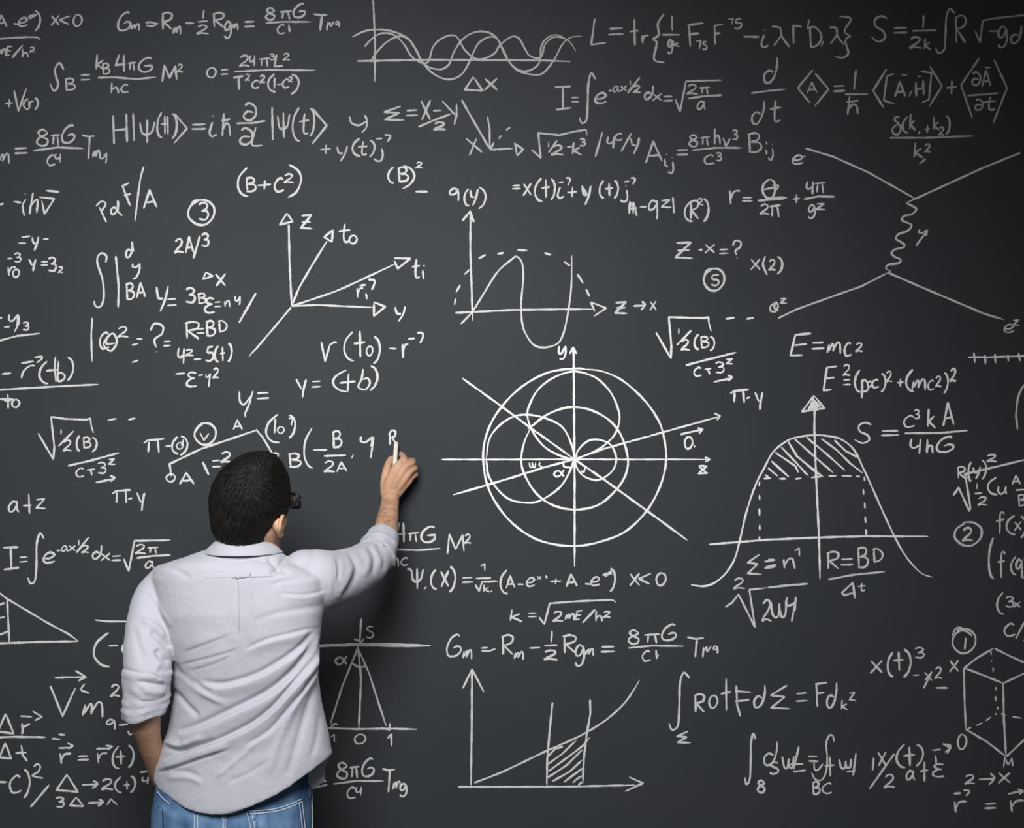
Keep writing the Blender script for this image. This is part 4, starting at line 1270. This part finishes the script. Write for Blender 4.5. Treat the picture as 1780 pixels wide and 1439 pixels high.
# neck and trunk
stube(bd, [at(424, 985, -.515), at(426, 962, -.515), at(430, 940, -.505), hl(0, -.012, -.045)], [.062, .055, .050, .048], n=32)
bd.loft(torso_rings(0.026, 48)[3:])
# raised arm
stube(bd, [at(520, 1010, -.49), at(570, 1008, -.42), at(620, 990, -.35), at(656, 968, -.275), at(667, 938, -.235), at(673, 905, -.17), at(677, 880, -.115), at(678.5, 862, -.085)],
      [(.034, .034), (.038, .038), (.039, .039), (.036, .036), (.0325, .032), (.0285, .0275), (.0245, .0225), (.0235, .019)], n=32, side=(0, 1, 0))
# right hand gripping the chalk stick
def fing(mb, pts, rad, n=14):
    stube(mb, [at(*p) for p in pts], rad, n=n, per=4)
HY = -.080
for pts, rad in [
    ([(670, 862, HY), (676, 840, -.084), (686, 817, -.084)], [.0120, .0135, .0125]),
    ([(676, 862, HY), (687, 840, -.087), (699, 819, -.087)], [.0125, .0140, .0125]),
    ([(682, 863, HY), (694, 843, -.084), (707, 826, -.083)], [.0125, .0135, .0118]),
    ([(687, 864, HY), (698, 849, -.076), (710, 836, -.072)], [.0115, .0120, .0105]),
    ([(668, 858, HY), (669, 837, -.070), (672, 819, -.058)], [.0110, .0125, .0118]),   # thumb root
    ([(672, 819, -.058), (675, 807, -.050), (678.5, 800, -.042), (681, 796, -.034)], [.0118, .0102, .0098, .0075]),
    ([(686, 817, -.084), (695, 806, -.078), (702, 799, -.066), (700, 793, -.048), (697.5, 789, -.032)], [.0118, .0104, .0106, .0090, .0072]),
    ([(699, 819, -.087), (708, 809, -.080), (716, 804, -.068), (716, 801, -.046), (706, 801, -.026)], [.0120, .0105, .0108, .0090, .0075]),
    ([(707, 826, -.083), (714, 818, -.074), (720, 814, -.060), (719, 812, -.038), (709, 812, -.022)], [.0112, .0100, .0100, .0086, .0072]),
    ([(710, 836, -.072), (716, 829, -.060), (722, 824, -.046), (719, 822, -.028), (710, 822, -.018)], [.0100, .0088, .0088, .0076, .0066]),
]:
    fing(bd, pts, rad)
bd.ball(at(688, 838, -.070), (.021, .011, .028), n=16)
# hanging left arm with the hand down in the front pocket
stube(bd, [at(300, 1030, -.49), at(266, 1080, -.53), at(257, 1150, -.58), at(252, 1212, -.60), at(252, 1250, -.578), at(260, 1290, -.54), at(271, 1330, -.487), at(279, 1352, -.455)],
      [.034, .038, .037, .038, .0335, .0265, .0225, .022], n=28)
stube(bd, [at(279, 1352, -.455), at(288, 1375, -.43), at(296, 1392, -.415)], [(.014, .022), (.015, .034), (.013, .032)], n=20, side=(1, 0, 0))
for k in range(4):
    dy = (-.03 + .02 * k)
    fing(bd, [(296, 1388, -.415 + dy), (304, 1410, -.405 + dy), (312, 1430 - 6 * abs(k - 1.5), -.395 + dy)], [.009, .0085, .0065], n=10)
fing(bd, [(284, 1362, -.43), (294, 1375, -.395), (302, 1390, -.38)], [.011, .0095, .007], n=10)
# legs inside the jeans
LX, RX = -.733, -.548
for x, s in ((LX, -1), (RX, 1)):
    stube(bd, [(x, -.50, .95), (x, -.50, .78), (x - s * .0, -.50, .48), (x, -.505, .30), (x, -.51, .10), (x, -.50, .05)], [.075, .070, .050, .050, .036, .034], n=20)
    bd.ball((x, -.45, .05), (.038, .11, .028), n=14)
body_me = voxel(bd, 0.0024, 'body', 5)

person = bpy.data.objects.new('person', None)
COL.objects.link(person)
person.location = (-.64, -.50, 0)
person['label'] = 'man seen from behind in pale shirt and jeans, right arm raised to write'
person['category'] = 'person'
bpy.context.view_layer.update()
body = link('body', body_me, M['skin'], person)

# eyes and fine hair on the raised forearm
for s in (-1, 1):
    e = MB(); e.ball(hl(s * .030, .080, -.002), .0125, n=16); eo = e.build('eye', M['eye'], body)
body_bvh = bvh_of(body_me)
ah = MB()
ra = random.Random(5)
for i in range(420):
    py = ra.uniform(866, 932); cx = np.interp(py, [866, 900, 932], [678, 673, 668]); px = cx + ra.uniform(-17, 17)
    p = hit(body_bvh, px, py, 0.0002)
    if p is None or p.y < -.33: continue
    d = Vector((ra.uniform(-.4, .9), -.15, ra.uniform(-.4, .5))).normalized() * ra.uniform(.005, .011)
    q = p + d
    n_ = body_bvh.find_nearest(q)
    q = n_[0] + n_[1] * .0012
    ah.tube([p, (p + q) / 2 + n_[1] * .0005, q], [.00016, .00013, .00005], n=3, round_caps=False)
ah.build('forearm_hair', M['arm_hair'], body, kind='stuff')
# thumb nail
th = at(679.5, 796.5, -.040)

# ---- hair
HAIR = [(786.5, 436, 466, -.495, .022, .035), (789, 424, 473, -.495, .040, .05), (795, 413, 481, -.495, .058, .06), (806, 396, 490, -.495, .078, .075), (822, 381, 497.5, -.495, .092, .082),
        (842, 370, 503, -.495, .100, .078), (865, 364.5, 504.5, -.495, .103, .062), (885, 365, 502, -.495, .101, .046), (898, 367, 496, -.495, .098, .036), (908, 369, 487, -.495, .095, .032),
        (917, 370, 479, -.495, .092, .028), (930, 378, 472, -.495, .085, .02), (940, 386, 467, -.495, .078, .012), (948, 398, 455, -.495, .066, .006), (953, 408, 440, -.495, .056, .0)]
hr = MB(); rings = []
for py, l, r, yc, b, f in HAIR:
    ring = pxring(py, l + 1.5, r - 1.5, yc, b, max(f, .001), 2.15, 72)
    lf = .055 * np.clip((925 - py) / 40, 0, 1)      # hair reaches further forward on the far temple
    mx = (at(l, py, yc).x + at(r, py, yc).x) / 2; hw = (at(r, py, yc).x - at(l, py, yc).x) / 2
    rings.append([(x, y + lf * max(0, (mx - x) / hw) ** .7 * (1 if y > yc else .55 * max(0, 1 - (yc - y) / .06)), z) for x, y, z in ring])
hr.loft(rings)
# fringe and side burns on the front of the head
stube(hr, [hl(-.060, .045, .060), hl(-.03, .082, .075), hl(.01, .090, .082), hl(.05, .066, .066)], [.020, .022, .024, .020], n=16)
hr.ball(hl(0, .03, .088), (.068, .070, .040), (R_, F, U), n=24)
for s in (-1, 1):
    hr.ball(hl(s * .056, .020, .045), (.020, .050, .042), (R_, F, U), n=16)
    stube(hr, [hl(s * .071, .030, .03), hl(s * .071, .026, .014), hl(s * .069, .024, .004)], [.008, .006, .003], n=8)
hair_me = voxel(hr, 0.0032, 'hair', 8)
hair = link('hair', hair_me, M['hair'], person)
hb_ = bvh_of(hair_me)
W3 = hit(hb_, 441, 833)
hs = MB()
rh = random.Random(3)
nv = len(hair_me.vertices)
for i in range(9000):
    v = hair_me.vertices[rh.randrange(nv)]
    p = v.co.copy(); n0 = v.normal
    if p.y > -.40 and rh.random() < .6: continue
    P = []
    r0 = rh.uniform(.0006, .0014); off = rh.uniform(.0, .0026)
    steps = 6; L = rh.uniform(.006, .0105)
    bias = Vector((rh.uniform(-.35, .35), rh.uniform(-.2, .2), rh.uniform(-.25, .15)))
    q = p
    for k in range(steps):
        h_ = hb_.find_nearest(q)
        nn = h_[1]; s_ = h_[0] + nn * (off * math.sin(math.pi * (k + .6) / (steps + .2)) + (.0016 if k == steps - 1 and rh.random() < .3 else .0))
        P.append(s_)
        rad = (s_ - W3); dist = rad.length
        up = max(0.0, min(1.0, (s_.z - W3.z) / .03))
        d = rad.normalized() * (1.0 if dist < .1 else .6) + Vector((0, .15, -.75)) * min(1, dist / .07) * (1 - up) + bias
        d += Vector((-.9 if s_.x < W3.x + .02 else .8, .5, -.3)) * up
        d += nn.cross(rad.normalized()) * .35
        d = (d - nn * d.dot(nn))
        if d.length < 1e-4: d = Vector((0, 0, -1))
        q = s_ + d.normalized() * L
    if P[-1].z < at(0, 925, -.58).z and rh.random() < .5:
        P[-1] = P[-1] + Vector((rh.uniform(-.003, .003), -.001, -rh.uniform(.002, .007)))
    hs.tube(P, [r0 * .5, r0, r0 * 1.05, r0 * .95, r0 * .7, r0 * .12], n=4, round_caps=False)
hs.build('strands', M['hairtuft'], hair, kind='stuff')

# ---- spectacles
spec = bpy.data.objects.new('eyeglasses', None); COL.objects.link(spec); spec.parent = person
spec.matrix_parent_inverse = person.matrix_basis.inverted()
def gl(r, f, u): return hl(r, f + .004, u - .004)
for s in (-1, 1):
    pts = []
    for k in range(28):
        t = 2 * math.pi * k / 28
        x = math.copysign(abs(math.cos(t)) ** .62, math.cos(t)) * .0245
        z = math.copysign(abs(math.sin(t)) ** .62, math.sin(t)) * .0185
        pts.append(gl(s * .0335 + x, .108 - .10 * (abs(s * .0335 + x) ** 1.5) * 6, z))
    m = MB(); m.tube(pts, [.0033] * 28, n=8, closed=True); m.build('rim', M['frame'], spec)
    m = MB(); c = sum(pts, Vector()) / 28
    m.loft([[p.lerp(c, .04) - F * .0008 for p in pts], [p.lerp(c, .04) + F * .0008 for p in pts]]); m.build('lens', M['lens'], spec)
    m = MB(); stube(m, [gl(s * .058, .101, .013), gl(s * .0690, .092, .013), gl(s * .078, .045, .012), gl(s * .078, -.004, .016), gl(s * .074, -.022, .004)],
                    [(.0045, .0025), (.004, .0022), (.0035, .0018), (.003, .0018), (.003, .002)], n=10, side=tuple(U)); m.build('temple', M['frame'], spec)
m = MB(); m.tube([gl(-.010, .107, .006), gl(0, .110, .009), gl(.010, .107, .006)], [.003] * 3, n=8); m.build('bridge', M['frame'], spec)

# ---- shirt
shirt = link('shirt', shirt_me, M['shirt'], person)
def cuff(p0, p1, r0, r1, rin, seed, lips=(0.0,), tilt=None, nf=40):
    m = MB(); N = 72
    p0, p1 = Vector(p0), Vector(p1); T = (p1 - p0).normalized()
    u = (Vector((1, 0, 0)) - T * T.x).normalized(); w = T.cross(u)
    rr = random.Random(seed); ph = [rr.uniform(0, 6) for _ in range(6)]
    prof = [(-.02, rin * 1.05)] + [(0.0, r0 * .985), (.02, r0)]
    for k in range(1, 17):
        t = k / 17
        r = r0 + (r1 - r0) * t
        for l in lips: r += .0035 * (max(0, 1 - (t - l) / .12) if t >= l else 0)
        prof.append((.02 + t * .95, r))
    prof += [(.99, r1 * .995), (1.0, r1 * .97), (.99, r1 * .94), (.9, rin * 1.02), (.6, rin)]
    L = (p1 - p0).length; rings = []
    for t, r in prof:
        ring = []
        for k in range(N):
            a = 2 * math.pi * k / N
            wob = 1 + .022 * math.sin(3 * a + ph[0] + 2 * t) + .013 * math.sin(7 * a + ph[1] + 5 * t) + .010 * math.sin(5 * a - 9 * t + ph[2])
            q = p0 + T * (t * L) + (u * math.cos(a) + w * math.sin(a)) * (r * wob)
            if tilt: q = q + T * (t * (tilt[0] * math.cos(a) + tilt[1] * math.sin(a) + .0025 * math.sin(4 * a + ph[3])))
            ring.append(q)
        rings.append(ring)
    m.loft(rings, cap=False)
    me = m.mesh('cuff')
    press_folds(me, CUFF_FOLDS, 0.0008)
    return me
CUFF_FOLDS = [('v', 5, 5, [(238, 1186), (262, 1190), (292, 1192)]), ('r', 7, 3, [(238, 1176), (262, 1178), (290, 1182)]), ('v', 4, 3, [(214, 1216), (238, 1232), (268, 1232), (288, 1222)]), ('v', 3.5, 2.5, [(212, 1226), (235, 1242), (262, 1243), (286, 1230)]),
              ('v', 4, 3, [(218, 1204), (245, 1220), (272, 1218), (290, 1206)]), ('r', 5, 2.5, [(226, 1196), (250, 1208), (284, 1200)]), ('v', 3, 2, [(257, 1238), (258, 1248), (257, 1258)]),
              ('v', 3.5, 3, [(640, 945), (655, 938), (668, 952)]), ('v', 3, 2.5, [(650, 930), (664, 940), (678, 962)]), ('v', 3, 2, [(660, 960), (672, 966), (680, 980)])]
cl = cuff(at(256, 1163, -.588), at(251, 1243, -.592), .0535, .0490, .042, 4, lips=(0.0, .60, .80), tilt=(-.010, .006))
link('rolled_cuff', cl, M['shirt'], shirt)
cr = cuff(at(652, 968, -.285), at(667, 932, -.222), .0505, .0405, .036, 9, lips=(0.0, .45))
link('rolled_cuff', cr, M['shirt'], shirt)

# collar: stand and turned-down fall, open at the throat
m = MB(); secs = []
NT = 60
cen_t, cen_b = at(421, 939, -.508), at(423.5, 950, -.508)
for k in range(NT + 1):
    t = math.radians(108) + math.radians(324) * k / NT
    ct, st = math.cos(t), math.sin(t)
    fr = max(0.0, st)
    drop = .030 * fr + .004 * fr
    def q(cen, rx, rb, rf, dz=0.0): return cen + Vector((ct * rx, st * (rf if st > 0 else rb), -drop + dz))
    lo = 0.012 * fr
    secs.append([q(cen_b, .060, .059, .064, .0), q(cen_t, .0570, .056, .060, .0), q(cen_t, .0585, .057, .062, .0015), q(cen_t, .0605, .0595, .065, -.001),
                 q(cen_b, .076, .071, .080, .002 - lo), q(cen_b, .089, .0865, .090, -.010 - lo), q(cen_b, .0893, .086, .090, -.0125 - lo), q(cen_b, .086, .079, .088, -.0125 - lo), q(cen_b, .074, .070, .078, .0)])
m.loft(secs)
co_ = link('collar', m.mesh('collar'), M['shirt'], shirt)
# box pleat, locker loop and seams
bvh = bvh_of(shirt_me)
m = patch(bvh, [(413.5, 1006), (434.5, 1003), (455, 1152), (416, 1156)], 8, 40, .0016, .003, -.004); m.build('box_pleat', M['shirt'], shirt)
m = patch(bvh, [(409, 1001), (436, 997), (434, 1003), (411, 1006)], 10, 3, .0038, .003); m.build('locker_loop', M['shirt'], shirt)
m = patch(bvh, [(355, 1004.5), (474, 1001), (474, 1002.6), (355, 1006)], 50, 1, .0007, .0012); m.build('yoke_seam', M['sthread'], shirt)
m = seam(bvh, [(576, 966), (578, 1000), (578.5, 1035), (574, 1062)], .0005, .0006, dash=True); m.build('armhole_stitching', M['sthread'], shirt, kind='stuff')
hemp = [(x, y - 3.2) for x, y in zip(HEMB_X[3:14], HEMB_Y[3:14])]
m = seam(bvh, hemp, .0005, .0004, dash=True); m.build('hem_stitching', M['sthread'], shirt, kind='stuff')

# front shirt tail showing past the hip
m = MB()
tl = [(560, 1300, -.485), (564, 1330, -.485), (563.5, 1357, -.485), (553, 1366, -.487), (541, 1371, -.49)]
a = [at(x, y, d) for x, y, d in tl]
b = [at(x, y, d) for x, y, d in [(540, 1300, -.50), (538, 1325, -.50), (536, 1345, -.505), (536, 1358, -.505), (535, 1371, -.505)]]
m.loft([[p, q, q + Vector((0, .004, 0)), p + Vector((.001, .004, 0))] for p, q in zip(a, b)])
m.build('front_tail', M['shirt'], shirt, smooth=False)

# ---- jeans
jn = MB()
rings = [pxring(py, l, r, -.50, b, f, n, 56) for py, l, r, b, f, n in
         [(1338, 284, 528, .094, .095, 2.3), (1352, 277, 534, .098, .100, 2.35), (1372, 272.5, 538.5, .106, .105, 2.4), (1400, 268, 541, .116, .108, 2.5), (1439, 266, 542.5, .126, .11, 2.6), (1480, 266, 542, .128, .11, 2.6), (1505, 270, 538, .120, .105, 2.6)]]
jn.loft(rings)
for x, s in ((LX, -1), (RX, 1)):
    jn.ball((x + s * -.006, -.555, .86), (.080, .078, .085), n=24)
    stube(jn, [(x, -.50, .86), (x, -.50, .74), (x, -.50, .60), (x, -.495, .46), (x, -.505, .30), (x, -.505, .12), (x, -.505, .075)],
          [(.100, .088), (.094, .086), (.080, .075), (.067, .064), (.064, .060), (.060, .058), (.062, .060)], n=32, side=(0, 1, 0))
jeans_me = voxel(jn, 0.0045, 'jeans', 10)
JF = [('r', 10, 3, [(268, 1400), (300, 1418), (335, 1432)]), ('v', 9, 2, [(535, 1400), (533, 1425), (538, 1445)]), ('r', 9, 2, [(440, 1432), (480, 1440), (515, 1434)]), ('v', 4, 2, [(391, 1400), (392, 1440), (393, 1500)])]
press_folds(jeans_me, JF, 0.0008)
jeans = link('jeans', jeans_me, M['denim'], person)
jb = bvh_of(jeans_me)
m = patch(jb, [(432, 1411), (523, 1388), (529, 1470), (444, 1490)], 24, 20, .0022, .0035); m.build('back_pocket', M['denim'], jeans)
m = patch(jb, [(274, 1402), (343, 1420), (345, 1490), (277, 1480)], 24, 20, .0018, .003); m.build('back_pocket', M['denim'], jeans)
pk = None
for name, pts in (('pocket_edge', [(433, 1409.5), (470, 1407), (500, 1399), (524, 1388.5)]), ('pocket_edge', [(433, 1414), (470, 1411.5), (500, 1404), (523, 1393.5)]),
                  ('side_seam', [(538.5, 1352), (540, 1380), (541, 1420), (541.5, 1470)])):
    m = seam(jb, pts, .0012, .0026); m.build(name, M['thread'], jeans)
for pts in ([(523.5, 1392), (526.5, 1420), (530, 1450)], [(519, 1395), (522, 1420), (525.5, 1450)], [(436, 1412), (441, 1430), (445, 1450)], [(429, 1412), (434, 1430), (438, 1450)], [(391, 1412), (392.5, 1430), (394, 1450)], [(387, 1412), (388, 1430), (389, 1450)],
            [(344, 1416), (344.5, 1430), (344, 1450)], [(339, 1416), (338.5, 1430), (338, 1450)], [(275, 1376), (285, 1388), (296, 1397)]):
    m = seam(jb, pts, .0010, .0026); m.build('seam', M['thread'], jeans)
m = patch(jb, [(436, 1408), (444, 1408), (450, 1452), (441, 1452)], 3, 14, .0030, .004); m.build('belt_loop', M['denim_dark'], jeans)
m = patch(jb, [(383, 1400), (391, 1400), (392, 1445), (385, 1445)], 3, 14, .0030, .004); m.build('belt_loop', M['denim_dark'], jeans)
m = patch(jb, [(534, 1366), (539, 1364), (540, 1386), (535, 1388)], 2, 6, .003, .004); m.build('belt_loop', M['denim_dark'], jeans)

# ---- shoes
for x in (LX, RX):
    sb = MB()
    for zz, grow in ((.012, 1.0), (.03, 1.0)):
        pass
    def outline(z, k, top=False):
        ring = []
        for i in range(36):
            t = 2 * math.pi * i / 36
            y = -.455 + .145 * math.sin(t) * k
            wdt = (.042 + .010 * math.sin(t)) * k
            ring.append(Vector((x + math.copysign(abs(math.cos(t)) ** .85, math.cos(t)) * wdt, y, z + (0 if not top else max(0, -math.sin(t)) * .012))))
        return ring
    sb.loft([outline(.024, 1.0), outline(.040, .99), outline(.058, .93), outline(.074, .80, True), outline(.090, .62, True)])
    ob = sb.build('shoe', M['leather'], person)
    so = MB(); so.loft([outline(.0, 1.0), outline(.006, 1.03), outline(.024, 1.03)]); so.build('sole', M['rubber'], ob)

# ------------------------------------------------------------------ the stick of chalk held in his hand
st = MB()
p0, p1 = at(688.8, 769.5, -.0085), at(686.0, 813, -.058)
ax_ = (p1 - p0).normalized()
ps = [p0 - ax_ * .0012, p0, p0 + ax_ * .002, p0.lerp(p1, .3), p0.lerp(p1, .7), p1]
st.tube(ps, [.0040, .0054, .0060, .0061, .0060, .0057], n=20, round_caps=False)
st.build('chalk_stick', M['stick'], None, label='off-white stick of chalk held between the man\'s thumb and forefinger', cat='chalk')
